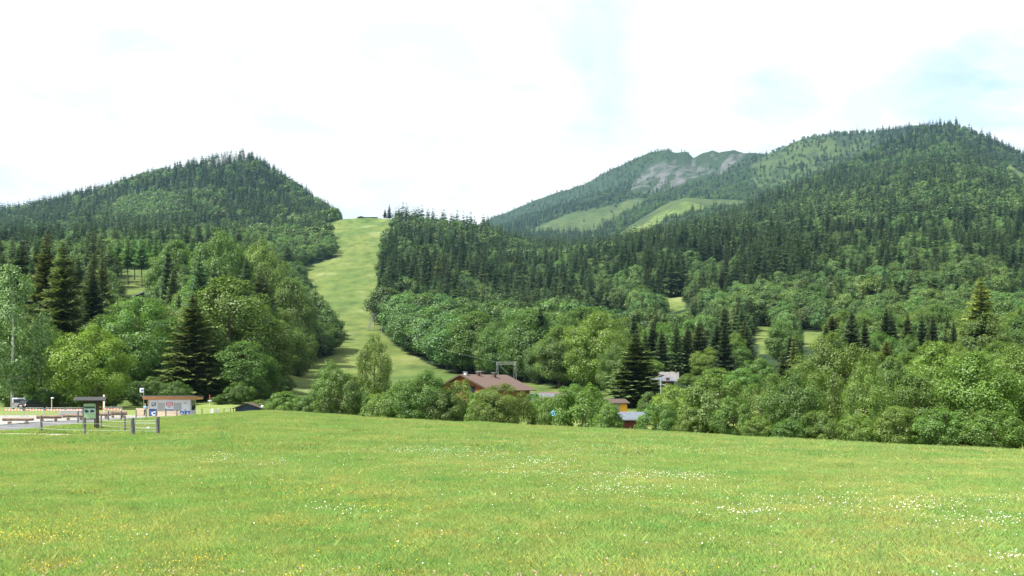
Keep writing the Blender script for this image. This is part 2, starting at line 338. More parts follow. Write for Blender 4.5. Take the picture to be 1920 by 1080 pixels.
# cover map: what grows where (used both by the ground colour and by the trees)
def poly_in(px, py, pts):
    c = np.zeros(np.shape(px), bool); n = len(pts)
    for a in range(n):
        x0, y0 = pts[a]; x1, y1 = pts[(a + 1) % n]
        if y0 == y1: continue
        c ^= ((y0 > py) != (y1 > py)) & (px < (x1 - x0) * (py - y0) / (y1 - y0) + x0)
    return c
def is_open(px, Y, py):
    """open grass, no wood"""
    o = (Y > 150) & (Y < 1275) & (px > run_left(Y)) & (px < run_right(Y))
    o |= (Y < 178)
    o |= (Y < 215) & (px > 480) & (px < 1250)
    o |= (Y > 1275) & (Y < 1500) & (px > 640) & (px < 735)
    o |= (Y > 2150) & (Y < 2750) & poly_in(px, py, [(1150, 445), (1210, 405), (1255, 378), (1285, 366), (1335, 374), (1400, 376), (1385, 388), (1330, 390), (1290, 400), (1240, 412), (1215, 440)])
    o |= (Y > 2350) & (Y < 3500) & poly_in(px, py, [(985, 436), (1030, 415), (1075, 398), (1135, 388), (1190, 372), (1220, 372), (1160, 405), (1110, 440)])
    o |= (Y > 2800) & (Y < 3460) & poly_in(px, py, [(1400, 312), (1450, 296), (1475, 298), (1430, 315)])
    o |= (Y > 1500) & (Y < 2390) & poly_in(px, py, [(1878, 300), (1925, 330), (1925, 362), (1890, 330)])
    # clearings in the valley
    o |= (Y > 440) & (Y < 700) & poly_in(px, py, [(1118, 548), (1175, 556), (1215, 562), (1280, 556), (1285, 580), (1265, 585), (1200, 575), (1130, 570)])
    o |= (Y > 300) & (Y < 440) & poly_in(px, py, [(1415, 612), (1450, 612), (1446, 670), (1424, 672)])
    o |= (Y > 300) & (Y < 440) & poly_in(px, py, [(1505, 622), (1620, 624), (1620, 650), (1505, 650)])
    o |= (Y > 330) & (Y < 640) & poly_in(px, py, [(205, 508), (300, 502), (300, 550), (205, 556)])
    return o
rock = np.clip((0.5 * fbm((XX - 0.8 * ZZ) / 24, (ZZ + 0.2 * XX) / 150, 31, 4) + 0.5 * fbm(XX / 22, ZZ / 16, 33, 3) - 0.44) * 9, 0, 0.95)
rock *= ((YY > 3250) & (poly_in(PXt, PYt, [(1180, 350), (1215, 318), (1250, 296), (1268, 300), (1300, 303), (1318, 312), (1310, 330), (1280, 345), (1215, 368), (1175, 368)]) | poly_in(PXt, PYt, [(1318, 315), (1340, 280), (1352, 284), (1338, 318), (1312, 338)]) | poly_in(PXt, PYt, [(1350, 312), (1376, 284), (1400, 288), (1370, 312), (1345, 334)])))
opn = is_open(PXt, YY, PYt).astype(float) * np.where(YY > 2400, 0.42, 1) * (1 - 0.5 * np.clip((fbm(XX / 40, YY / 80, 41) - 0.5) * 6, 0, 1) * (YY > 1900))
alp = ((YY > 2450) & poly_in(PXt, PYt, [(1400, 345), (1420, 300), (1500, 262), (1640, 250), (1640, 290), (1560, 325), (1500, 350), (1440, 360)])).astype(float)
alp = alp * np.clip((fbm(XX / 28, YY / 60, 77) - 0.44) * 9, 0.08, 1)
mead = (YY < 150).astype(float)
ca = me.attributes.new('cover', 'FLOAT_COLOR', 'POINT')
ca.data.foreach_set('color', np.stack([np.maximum(opn, alp * 0.4), rock, mead, np.ones_like(rock)], -1).reshape(-1).astype(np.float32))
gm, t, out = mat_new('ground_cover'); L = t.links.new
at_ = t.nodes.new('ShaderNodeAttribute'); at_.attribute_name = 'cover'
sp = t.nodes.new('ShaderNodeSeparateColor'); L(at_.outputs['Color'], sp.inputs[0])
geo = t.nodes.new('ShaderNodeNewGeometry')
def gnoise(scale, detail, c0, c1, p0=0.35, p1=0.65, st=(1, 1, 1)):
    mp = t.nodes.new('ShaderNodeMapping'); mp.inputs['Scale'].default_value = st; L(geo.outputs['Position'], mp.inputs[0])
    n = t.nodes.new('ShaderNodeTexNoise'); n.inputs['Scale'].default_value = scale; n.inputs['Detail'].default_value = detail; n.inputs['Roughness'].default_value = 0.6
    L(mp.outputs[0], n.inputs[0])
    r = t.nodes.new('ShaderNodeValToRGB'); L(n.outputs[0], r.inputs[0])
    r.color_ramp.elements[0].position = p0; r.color_ramp.elements[1].position = p1
    r.color_ramp.elements[0].color = (*c0, 1); r.color_ramp.elements[1].color = (*c1, 1)
    return r
def gmix(a, b, fac, mode='MIX'):
    m = t.nodes.new('ShaderNodeMix'); m.data_type = 'RGBA'; m.blend_type = mode
    if isinstance(fac, float): m.inputs[0].default_value = fac
    else: L(fac, m.inputs[0])
    L(a, m.inputs[6]); L(b, m.inputs[7]); return m.outputs[2]
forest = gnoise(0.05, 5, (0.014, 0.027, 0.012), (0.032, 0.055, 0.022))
slope = gnoise(0.02, 8, (0.065, 0.115, 0.030), (0.125, 0.155, 0.045), 0.3, 0.68, (1, 0.4, 1))
slope2 = gnoise(0.12, 6, (0.5, 0.62, 0.6), (1.15, 1.1, 1.05), 0.28, 0.58, (1.0, 0.35, 1))
slopec = gmix(slope.outputs[0], slope2.outputs[0], 1.0, 'MULTIPLY')
pale = gnoise(0.035, 7, (0, 0, 0), (1, 1, 1), 0.56, 0.72, (1.0, 0.5, 1)); palec = t.nodes.new('ShaderNodeRGB'); palec.outputs[0].default_value = (0.30, 0.31, 0.15, 1)
pm = t.nodes.new('ShaderNodeMath'); pm.operation = 'MULTIPLY'; L(pale.outputs[0], pm.inputs[0]); pm.inputs[1].default_value = 0.45
slopec = gmix(slopec, palec.outputs[0], pm.outputs[0])
meadow = gnoise(0.22, 8, (0.13, 0.185, 0.05), (0.22, 0.265, 0.09), 0.3, 0.7)
mead2 = gnoise(5.0, 6, (0.65, 0.7, 0.6), (1.2, 1.15, 1.1), 0.3, 0.7)
meadc = gmix(meadow.outputs[0], mead2.outputs[0], 1.0, 'MULTIPLY')
rockc = gnoise(0.03, 8, (0.050, 0.062, 0.045), (0.112, 0.108, 0.112), 0.35, 0.6, (1.3, 0.5, 0.7))
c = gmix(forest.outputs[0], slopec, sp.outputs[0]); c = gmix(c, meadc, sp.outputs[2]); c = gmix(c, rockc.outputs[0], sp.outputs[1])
bs = t.nodes.new('ShaderNodeBsdfPrincipled'); bs.inputs['Roughness'].default_value = 0.95; bs.inputs['Specular IOR Level'].default_value = 0.1
L(c, bs.inputs['Base Color']); 
bn = t.nodes.new('ShaderNodeTexNoise'); bn.inputs['Scale'].default_value = 0.35; bn.inputs['Detail'].default_value = 8; L(geo.outputs['Position'], bn.inputs[0])
bp = t.nodes.new('ShaderNodeBump'); bp.inputs['Strength'].default_value = 0.5; bp.inputs['Distance'].default_value = 0.8; L(bn.outputs[0], bp.inputs['Height']); L(bp.outputs[0], bs.inputs['Normal'])
L(bs.outputs[0], out.inputs[0])
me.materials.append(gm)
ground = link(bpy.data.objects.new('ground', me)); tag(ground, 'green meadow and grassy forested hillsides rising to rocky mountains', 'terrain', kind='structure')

# ------------------------------------------------------------------ tree meshes (all one unit tall, standing at the origin)
def norm(a): return a / np.maximum(np.linalg.norm(a, axis=-1, keepdims=True), 1e-9)
def leaves(C, Nn, L_, Wd, r):
    n = len(C); t1 = norm(np.cross(Nn, r.normal(size=(n, 3)))); b = np.cross(Nn, t1)
    l = (L_ * r.uniform(0.7, 1.3, n))[:, None]; wd = (Wd * r.uniform(0.7, 1.3, n))[:, None]
    return np.stack([C - t1 * l, C + b * wd + Nn * wd * 0.25, C + t1 * l, C - b * wd + Nn * wd * 0.25], 1)
def broad_mesh(name, seed, n, size, rad, zlo, npuff, pr=(0.085, 0.15), top=0.5, airy=0.0, mat='broad'):
    r = np.random.default_rng(seed)
    P = []; 
    cz = (zlo + 1) / 2; hz_ = (1 - zlo) / 2
    lob = r.uniform(0, 2 * PI, 3)
    while len(P) < npuff:
        d = norm(r.normal(size=3)); s = r.uniform(0.35, 1.0) ** 0.45
        a = math.atan2(d[1], d[0]); lf = 1 + 0.13 * math.sin(2 * a + lob[0]) + 0.10 * math.sin(3 * a + lob[1])
        zf = d[2] * s
        wz = (1 - top * max(0, zf) ** 1.5)
        q = np.array([d[0] * rad * s * lf * wz, d[1] * rad * s * lf * wz, cz + zf * hz_])
        prr = r.uniform(*pr) * (1.0 - 0.25 * max(0, zf))
        q[2] = min(q[2], 1 - prr * 0.8); q[2] = max(q[2], zlo * 0.9 + prr * 0.4)
        hr = math.hypot(q[0], q[1]); lim = rad - prr * 0.5
        if hr > lim: q[:2] *= lim / hr
        P.append((q, prr, r.uniform(0, 1)))
    PC = np.array([p[0] for p in P]); PR = np.array([p[1] for p in P]); PT = np.array([p[2] for p in P])
    k = r.choice(npuff, n, p=PR ** 2 / (PR ** 2).sum())
    d = norm(r.normal(size=(n, 3)) + np.array([0, 0, 0.35]))
    C = PC[k] + d * (PR[k] * r.uniform(0.55 if airy == 0 else 0.2, 1.12, n))[:, None] * np.array([1.0, 1.0, 0.95])
    out_ = C - np.array([0, 0, cz]); out_[:, 2] *= 0.6
    Nn = norm(d * 0.7 + norm(out_) * 0.45 + np.array([0, 0, 0.35]) + r.normal(size=(n, 3)) * 0.42)
    V = leaves(C, Nn, size, size * 0.62, r)
    tint = np.clip(0.22 + 0.38 * PT[k] + r.normal(size=n) * 0.13 + 0.2, 0, 1)
    m_ = np_mesh(name, V, 4, M[mat], tint)
    return m_, PC
def trunk_mesh(name, seed, PC, zlo, r0, mat, n=12, fork=True, hgt=0.8):
    r = np.random.default_rng(seed); b = MB()
    pts = [Vector((0, 0, -0.02))]; z = 0
    for i in range(1, 6): pts.append(Vector((r.uniform(-.012, .012), r.uniform(-.012, .012), hgt * i / 5)))
    rd = [r0 * (1 - 0.8 * i / 5) for i in range(6)]; rd[0] *= 1.25
    b.path(pts, rd, 7)
    if fork:
        for q in PC[r.choice(len(PC), min(n, len(PC)), replace=False)]:
            q = Vector(q); zb = max(zlo * 0.7, min(q.z - 0.12, hgt * 0.85)); s = Vector((0, 0, zb)); mid = s.lerp(q, 0.55) + Vector((0, 0, -0.015))
            rr = r0 * (1 - 0.8 * zb / hgt) * 0.55
            b.path([s, mid, q], [rr, rr * 0.6, rr * 0.2], 5)
    o = b.build(name, M[mat]); m_ = o.data; bpy.data.objects.remove(o); return m_
def spruce_mesh(name, seed, whorls, nb, stations, rad, zlo, droop=0.35, mat='spruce', taper=0.85, dens=1.0, lift=0.0, wide=1.0):
    r = np.random.default_rng(seed); Q = []; T = []
    for wv in range(whorls):
        t_ = (wv + r.uniform(-.3, .3)) / whorls; t_ = min(max(t_, 0), 0.985)
        z = zlo + (0.985 - zlo) * t_
        Lw = rad * ((1 - t_) ** taper) * (0.88 + 0.24 * math.sin(wv * 1.7 + seed)) * min(1, 0.62 + t_ * 3.0) + 0.008
        k = max(4, int(nb * (0.6 + 0.5 * (1 - t_))))
        ph = r.uniform(0, 2 * PI)
        for b_ in range(k):
            if r.uniform() > dens: continue
            a = ph + 2 * PI * (b_ + r.uniform(-.3, .3)) / k; L_ = Lw * r.uniform(0.58, 1.18) * (1 + 0.13 * math.sin(2 * a + seed) * math.sin(wv * 0.45 + seed))
            dr = droop * r.uniform(0.6, 1.3) * (1 - 0.9 * t_) - lift - 0.25 * t_
            dirh = np.array([math.cos(a), math.sin(a), 0]); side = np.array([-math.sin(a), math.cos(a), 0])
            tt = r.uniform(0.15, 0.85)
            def pt(s): return dirh * L_ * s + np.array([0, 0, z - dr * L_ * s * s + 0.12 * L_ * max(0, s - 0.7)])
            if stations <= 1:
                p0, p1, p2 = pt(0.0), pt(0.55), pt(1.0); wd = L_ * r.uniform(0.26, 0.42) * wide
                dn = np.array([0, 0, -wd * r.uniform(0.5, 0.9)])
                Q.append([p0, p1 - side * wd + dn, p2, p1 + np.array([0, 0, wd * 0.15])]); T.append(tt)
                Q.append([p0, p1 + np.array([0, 0, wd * 0.15]), p2, p1 + side * wd + dn]); T.append(tt)
            else:
                for s_ in range(stations):
                    s = (s_ + 0.7) / (stations + 0.2); p = pt(s); wl = (0.40 * (1 - s) + 0.14) * L_ * r.uniform(0.75, 1.2) * wide
                    for sg_ in (-1, 1):
                        e = p + side * sg_ * wl + dirh * wl * r.uniform(0.35, 0.8) + np.array([0, 0, -wl * r.uniform(0.25, 0.75)])
                        hw = L_ / stations * 0.62
                        Q.append([p - dirh * hw, (p + e) / 2 - dirh * hw * 0.7 + side * sg_ * wl * 0.1 + np.array([0, 0, -0.10 * wl]), e, (p + e) / 2 + dirh * hw * 0.9]); T.append(tt + r.uniform(-.15, .15))
                    if s_ % 2 == 0:   # hanging twigs
                        dz = wl * r.uniform(0.3, 0.7); hw = L_ / stations * 0.5
                        Q.append([p - dirh * hw, p + np.array([0, 0, -dz]) - dirh * hw * 0.3, p + dirh * hw + np.array([0, 0, -dz * 0.5]), p + dirh * hw]); T.append(tt * 0.8)
                p1, p2 = pt(0.8), pt(1.06); wd = 0.09 * L_
                Q.append([p1, (p1 + p2) / 2 - side * wd, p2, (p1 + p2) / 2 + side * wd]); T.append(tt + 0.15)
    # leader
    Q.append([np.array([-0.004, 0, 0.93]), np.array([0, 0.004, 0.95]), np.array([0, 0, 1.0]), np.array([0.004, -0.003, 0.95])]); T.append(0.5)
    return np_mesh(name, np.array(Q), 4, M[mat], np.clip(np.array(T), 0, 1))
TR = {}   # kind -> list of (crown mesh, trunk mesh, reference crown radius)
def reg(kind, crown, trunk, rad): TR.setdefault(kind, []).append((crown, trunk, rad))
for i in range(5):
    zl = [0.04, 0.1, 0.03, 0.06, 0.12][i]; rd = [0.40, 0.34, 0.36, 0.44, 0.30][i]
    m_, PC = broad_mesh('broadleaf_crown', 100 + i, 30000, 0.0092, rd, zl, 150, (0.045, 0.105))
    reg('broad_near', m_, trunk_mesh('broadleaf_trunk', 200 + i, PC, zl, 0.021, 'bark'), rd)
for i in range(4):
    m_, PC = broad_mesh('bush_crown', 120 + i, 15000, 0.0155, 0.5, 0.0, 90, (0.06, 0.14), top=0.45)
    reg('bush', m_, trunk_mesh('bush_stem', 220 + i, PC, 0.1, 0.022, 'bark', 14, hgt=0.5), 0.5)
for i in range(4):
    zl = 0.14; m_, PC = broad_mesh('broadleaf_crown', 140 + i, 6500, 0.018, 0.37, zl, 60, (0.07, 0.13), mat='broad_dark')
    reg('broad_mid', m_, trunk_mesh('broadleaf_trunk', 240 + i, PC, zl, 0.02, 'bark', 5), 0.37)
for i in range(5):
    m_, PC = broad_mesh('broadleaf_crown', 160 + i, 900, 0.05, 0.38, 0.08, 26, (0.10, 0.16), mat='broad_dark')
    reg('broad_far', m_, None, 0.38)
for i in range(3):
    m_ = spruce_mesh('spruce_crown', 300 + i, 58, 20, 6, 0.20, 0.03 + 0.02 * i, droop=0.38, taper=0.72)
    reg('spruce_near', m_, trunk_mesh('spruce_trunk', 320 + i, np.zeros((1, 3)), 0, 0.013, 'bark', fork=False, hgt=0.97), 0.2)
for i in range(4):
    m_ = spruce_mesh('spruce_crown', 330 + i, 30, 12, 3, 0.17, 0.08 + 0.02 * i, droop=0.45)
    reg('spruce_mid', m_, trunk_mesh('spruce_trunk', 340 + i, np.zeros((1, 3)), 0, 0.012, 'bark', fork=False, hgt=0.95), 0.17)
for i in range(5):
    m_ = spruce_mesh('spruce_crown', 360 + i, 15, 9, 1, 0.16, 0.06, droop=0.5, wide=1.35, taper=0.75)
    reg('spruce_far', m_, None, 0.16)
for i in range(2):
    m_ = spruce_mesh('larch_crown', 380 + i, 26, 9, 3, 0.17, 0.38, droop=0.1, mat='larch', taper=0.6, dens=0.85, lift=0.1)
    reg('larch', m_, trunk_mesh('larch_trunk', 385 + i, np.zeros((1, 3)), 0, 0.011, 'bark', fork=False, hgt=0.95), 0.17)
for i in range(2):
    m_, PC = broad_mesh('birch_crown', 390 + i, 15000, 0.0095, 0.26, 0.10, 120, (0.05, 0.10), top=0.65, airy=1, mat='larch')
    reg('birch', m_, trunk_mesh('birch_trunk', 395 + i, PC, 0.1, 0.013, 'birchbark', 5, hgt=0.93), 0.26)

def place_tree(kind, px, Y, h, wid, name, label, cat='tree', group=None, tint=(1, 1, 1), var=None, rz=None, parts=True, dz=-0.1, loc=None):
    k = TR[kind]; cm, tm, rad = k[(random.randrange(len(k)) if var is None else var % len(k))]
    p = loc if loc is not None else at(px, Y, dz)
    s = wid / (2 * rad)
    rz = random.uniform(0, 2 * PI) if rz is None else rz
    if parts and tm is not None:
        e = empty(name, p, rz, (s, s, h))
        c_ = bpy.data.objects.new('crown', cm); link(c_, e); t_ = bpy.data.objects.new('trunk', tm); link(t_, e)
    else:
        e = bpy.data.objects.new(name, cm); e.location = p; e.rotation_euler = (0, 0, rz); e.scale = (s, s, h); link(e); c_ = e
    if kind.startswith('broad') or kind == 'bush':
        tint = [1 + (q_ - 1) * 0.6 for q_ in tint]; tint[0] = min(tint[0], tint[1] + 0.03)
    c_.color = (*tint, 1)
    tag(e, label, cat, group); return e
# ------------------------------------------------------------------ trees one can point at: (kind, px, row of the top, depth, width in px, tint, name, label)
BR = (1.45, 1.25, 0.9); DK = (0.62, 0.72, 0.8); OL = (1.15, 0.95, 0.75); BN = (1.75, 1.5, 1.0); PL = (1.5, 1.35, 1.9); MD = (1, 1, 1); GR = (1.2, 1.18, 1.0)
SPR, BRO = 'spruce_near', 'broad_near'
near = [
 ('birch', 24, 498, 138, 125, (1.25, 1.05, 1.1), 'birch_tree', 'airy pale green birch with white trunk at the left edge behind the white van'),
 (SPR, 86, 434, 168, 112, BN, 'spruce_tree', 'left of the two tall brownish spruces standing side by side above the car park'),
 (SPR, 118, 446, 163, 122, BN, 'spruce_tree', 'right of the two tall brownish spruces standing side by side above the car park'),
 (BRO, 172, 608, 140, 150, (1.6, 1.65, 0.9), 'maple_tree', 'bright yellow-green rounded maple behind the roofed notice board'),
 (BRO, 78, 590, 150, 90, MD, 'broadleaf_tree', 'mid green tree between the birch and the bright maple'),
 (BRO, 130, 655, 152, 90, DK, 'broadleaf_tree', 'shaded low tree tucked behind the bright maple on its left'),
 (BRO, 262, 556, 165, 165, (0.95, 1.05, 0.9), 'broadleaf_tree', 'full dense green tree rising behind the ticket kiosk and left of the brown-green spruce'),
 (BRO, 200, 590, 185, 110, MD, 'broadleaf_tree', 'green tree seen over the top of the bright maple'),
 (SPR, 362, 546, 158, 124, (2.2, 1.85, 1.15), 'spruce_tree', 'olive brown spruce directly behind the roof of the ticket kiosk'),
 (BRO, 432, 520, 168, 170, (0.8, 0.92, 0.8), 'broadleaf_tree', 'big dense dark tree right of the olive spruce above the blue tent'),
 (BRO, 500, 590, 172, 110, (0.9, 1.0, 0.85), 'broadleaf_tree', 'green tree with overhanging branches at the lower left corner of the ski run'),
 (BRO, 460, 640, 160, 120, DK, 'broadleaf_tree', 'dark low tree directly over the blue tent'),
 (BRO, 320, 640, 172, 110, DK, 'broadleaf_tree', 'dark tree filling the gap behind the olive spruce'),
 (BRO, 412, 430, 330, 122, (1.25, 1.15, 0.9), 'broadleaf_tree', 'large round light green tree at the top of the left knoll'),
 (BRO, 492, 446, 345, 110, (1.3, 1.15, 0.9), 'broadleaf_tree', 'light green round tree on the knoll just right of the largest one'),
 (BRO, 330, 450, 360, 90, (1.2, 1.1, 0.85), 'broadleaf_tree', 'light green tree on the knoll just left of the largest one'),
 (SPR, 315, 455, 330, 42, MD, 'spruce_tree', 'slim spruce in front of the light trees on the left knoll'),
 (SPR, 462, 480, 290, 60, MD, 'spruce_tree', 'dark spruce standing in front of the two light round knoll trees'),
 (BRO, 545, 520, 300, 90, (0.95, 1, 0.9), 'broadleaf_tree', 'green tree at the left edge of the ski run halfway down'),
 (BRO, 566, 566, 320, 60, DK, 'broadleaf_tree', 'dark tree on the left edge of the ski run above the round lone tree'),
 ('spruce_mid', 611, 586, 352, 42, GR, 'spruce_tree', 'small spruce leaning out over the ski run from its left edge'),
 (BRO, 600, 598, 345, 58, (0.9, 1, 0.9), 'broadleaf_tree', 'rounded tree standing furthest out on the left edge of the ski run'),
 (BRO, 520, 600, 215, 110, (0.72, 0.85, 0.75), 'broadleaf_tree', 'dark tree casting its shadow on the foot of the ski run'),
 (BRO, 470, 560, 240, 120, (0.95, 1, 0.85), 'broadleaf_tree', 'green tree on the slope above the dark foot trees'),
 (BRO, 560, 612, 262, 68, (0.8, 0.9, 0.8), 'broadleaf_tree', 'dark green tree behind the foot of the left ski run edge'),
 (SPR, 498, 520, 262, 66, GR, 'spruce_tree', 'green spruce rising among broadleaf trees left of the ski run'),
 (BRO, 375, 520, 260, 110, (0.9, 1, 0.85), 'broadleaf_tree', 'green tree above the olive spruce and the kiosk'),
 (BRO, 195, 540, 250, 80, (1.05, 1.1, 0.95), 'broadleaf_tree', 'green tree just below the larch stand on the left'),
 (BRO, 160, 560, 210, 80, (1.0, 1.05, 0.9), 'broadleaf_tree', 'green tree right beside the tall brownish spruces'),
 # trees and bushes behind the meadow edge
 (BRO, 702, 622, 150, 70, (1.05, 0.98, 0.85), 'broadleaf_tree', 'slender tall tree standing alone in front of the ski run'),
 ('bush', 535, 734, 124, 90, (1.15, 1.1, 0.85), 'bush', 'low pale green bush at the left end of the meadow hedge'),
 ('bush', 575, 740, 121, 70, MD, 'bush', 'low bush beside the pale one at the left end of the meadow hedge'),
 ('bush', 486, 748, 134, 60, GR, 'bush', 'small bush beside the blue tent'),
 (BRO, 620, 672, 118, 80, (0.95, 1.05, 0.8), 'broadleaf_tree', 'small green tree in the hedge left of the slender tall tree'),
 ('bush', 640, 694, 113, 90, (0.85, 1, 0.8), 'bush', 'dense dark rounded bush in the hedge left of the slender tall tree'),
 ('bush', 710, 738, 112, 80, GR, 'bush', 'low bush at the foot of the slender tall tree'),
 ('bush', 752, 712, 110, 80, MD, 'bush', 'green bush just right of the slender tall tree'),
 (BRO, 800, 692, 106, 120, (0.8, 0.98, 0.8), 'broadleaf_tree', 'spreading dark green small tree with thin pale stems left of the chalet'),
 ('bush', 835, 728, 104, 90, (0.8, 0.95, 0.8), 'bush', 'dark bush in the hedge below the left eave of the chalet'),
 ('bush', 866, 712, 108, 74, (1.0, 1.05, 0.8), 'bush', 'green bush touching the left side of the chalet gable'),
 (BRO, 942, 718, 99, 116, (1.15, 1.12, 0.8), 'broadleaf_tree', 'small leafy tree in front of the right half of the chalet'),
 ('bush', 900, 730, 101, 66, (1.05, 1.1, 0.8), 'bush', 'green bush in front of the middle of the chalet gable'),
 ('bush', 925, 752, 98, 60, (1.05, 1.05, 0.8), 'bush', 'low bush under the small tree in front of the chalet'),
 ('bush', 1018, 738, 100, 60, (1.3, 1.25, 1.15), 'bush', 'greyish green shrub between the grey annexe roof and the bright tree'),
 ('bush', 1092, 716, 96, 122, (1.3, 1.22, 0.85), 'bush', 'broad bright green bush left of the red shed'),
 ('bush', 1140, 758, 92, 66, (1.0, 1.05, 0.85), 'bush', 'low green bush touching the left side of the red shed'),
 ('bush', 1235, 752, 89, 82, (0.9, 1.0, 0.9), 'bush', 'dense round bush just right of the red shed'),
 ('bush', 1262, 720, 108, 92, (1.5, 1.3, 0.8), 'bush', 'bright yellow green bush in front of the grey roofed house'),
 (BRO, 1290, 700, 200, 40, (1, 1.05, .9), 'broadleaf_tree', 'small green tree against the right end of the pale grey roofed house'),
 ('bush', 1340, 706, 86, 132, (1.25, 1.08, 1.0), 'willow_bush', 'big soft olive willow bush in the hedge'),
 ('bush', 1375, 740, 82, 80, (1.3, 1.2, 0.8), 'bush', 'bright low bush in front of the willow bush'),
 (SPR, 1468, 656, 104, 72, (1.25, 1.2, 0.9), 'spruce_tree', 'small dark spruce top poking out of the hedge on the right'),
 (BRO, 1445, 700, 92, 120, (0.8, 0.98, 0.8), 'broadleaf_tree', 'dark green tree around the foot of the small hedge spruce'),
 (BRO, 1490, 690, 86, 110, (0.72, 0.92, 0.76), 'broadleaf_tree', 'dark full tree just right of the small hedge spruce'),
 (BRO, 1562, 622, 112, 150, (1.12, 1.08, 0.85), 'broadleaf_tree', 'tall domed light green tree in the right part of the hedge'),
 (BRO, 1622, 676, 84, 90, (1.4, 1.25, 0.85), 'broadleaf_tree', 'soft bright green tree right of the tall domed tree'),
 ('bush', 1540, 770, 78, 90, (1.25, 1.15, 0.8), 'bush', 'bright low bush at the meadow edge below the tall domed tree'),
 ('bush', 1610, 775, 76, 90, (1.2, 1.15, 0.8), 'bush', 'bright low bush at the meadow edge, second right of the willow bush'),
 (BRO, 1672, 668, 96, 90, (0.9, 1, 1.0), 'broadleaf_tree', 'greyish green tree between the soft bright tree and the wide right trees'),
 (BRO, 1752, 640, 104, 130, (1.2, 1.15, 0.85), 'broadleaf_tree', 'wide light green tree below and left of the tall olive spruce'),
 (BRO, 1715, 700, 84, 120, (0.9, 1.0, 0.8), 'broadleaf_tree', 'full green tree in front of the wide light green one'),
 (BRO, 1830, 660, 84, 150, (0.85, 1.0, 0.78), 'broadleaf_tree', 'large full green tree directly below the tall olive spruce'),
 (BRO, 1902, 640, 88, 130, (0.95, 1.05, 0.8), 'broadleaf_tree', 'large green tree at the right edge of the hedge'),
 (BRO, 1990, 640, 84, 150, MD, 'broadleaf_tree', 'green tree beyond the right end of the hedge'),
 ('bush', 1680, 762, 74, 100, (1.0, 1.05, 0.8), 'bush', 'green bush at the meadow edge left of the dark hollow'),
 ('bush', 1765, 765, 72, 110, (0.8, 0.95, 0.75), 'bush', 'dark green bush at the meadow edge below the tall olive spruce'),
 ('bush', 1860, 765, 70, 120, (0.75, 0.9, 0.72), 'bush', 'dark bush at the right end of the meadow edge'),
 ('bush', 1480, 782, 79, 80, (0.75, 0.95, 0.78), 'bush', 'dark low bush in the meadow edge under the dark full tree'),
 ('bush', 1420, 778, 80, 70, (1.2, 1.15, 0.8), 'bush', 'small pale bush right in front of the hedge'),
 ('bush', 1300, 762, 85, 80, (1.15, 1.12, 0.8), 'bush', 'low bush left of the willow bush'),
 (SPR, 1840, 514, 185, 92, (2.1, 1.75, 1.0), 'spruce_tree', 'tall olive yellow spruce towering over the hedge at the right'),
 # middle ground
 (BRO, 1122, 580, 205, 125, (1.25, 1.2, 0.85), 'maple_tree', 'large round bright maple right of the lift portal'),
 (BRO, 1150, 640, 190, 66, (1.1, 1.15, 1.25), 'broadleaf_tree', 'bluish green tree in front of the large round maple'),
 (BRO, 1050, 612, 225, 96, (0.95, 1, 0.95), 'broadleaf_tree', 'dark tree directly right of the lift portal'),
 (SPR, 1192, 622, 162, 122, (1.8, 1.75, 1.2), 'spruce_tree', 'broad dark spruce standing over the orange board and the red shed'),
 (BRO, 1222, 672, 235, 50, GR, 'broadleaf_tree', 'green tree between the broad dark spruce and the grey roofed house'),
 (BRO, 985, 600, 262, 76, (0.62, 0.75, 0.8), 'broadleaf_tree', 'dark blue green tree behind the lift portal'),
 (BRO, 930, 596, 290, 76, (0.7, 0.82, 0.8), 'broadleaf_tree', 'dark tree at the wood edge left of the lift portal'),
 (BRO, 872, 590, 312, 70, (0.85, 0.95, 0.9), 'broadleaf_tree', 'dark full tree at the lower corner of the wood right of the ski run'),
 (BRO, 1010, 640, 248, 60, (0.6, 0.72, 0.78), 'broadleaf_tree', 'low dark tree just behind the lift portal'),
 (SPR, 1268, 600, 240, 40, (1.15, 1.15, 0.9), 'spruce_tree', 'slender spruce with bare lower trunk behind the grey roofed house'),
 (SPR, 1310, 598, 250, 50, (1.3, 1.2, 0.9), 'spruce_tree', 'light tipped spruce right of the grey roofed house'),
 (SPR, 1345, 606, 245, 54, GR, 'spruce_tree', 'spruce between the two light tipped spruces right of the grey roof'),
 (SPR, 1396, 598, 240, 54, (1.5, 1.25, 0.9), 'spruce_tree', 'light brown tipped spruce at the left of the small bright clearing'),
 (BRO, 1330, 650, 225, 70, GR, 'broadleaf_tree', 'green tree below the spruces right of the grey roofed house'),
 (BRO, 1380, 640, 225, 66, (1.0, 1.05, 1.0), 'broadleaf_tree', 'green tree left of and below the small bright clearing'),
 (BRO, 1468, 602, 250, 70, (0.8, 0.95, 1.0), 'broadleaf_tree', 'round blue green tree right of the small bright clearing'),
 ('spruce_mid', 1488, 620, 235, 26, BN, 'spruce_tree', 'narrow brown tipped spruce beside the round blue green tree'),
 (BRO, 1690, 600, 235, 64, (0.9, 1.05, 1.0), 'broadleaf_tree', 'round green tree rising behind the hedge left of the tall olive spruce'),
 (SPR, 1662, 636, 190, 44, (1.9, 1.35, 0.9), 'spruce_tree', 'small brownish spruce in front of the round green tree'),
 (SPR, 1636, 575, 280, 44, (1.6, 1.25, 0.9), 'spruce_tree', 'brown tipped spruce on the hillside behind the hedge'),
 (SPR, 1560, 590, 290, 48, (1.6, 1.25, 0.9), 'spruce_tree', 'brown tipped spruce behind the tall domed hedge tree'),
]
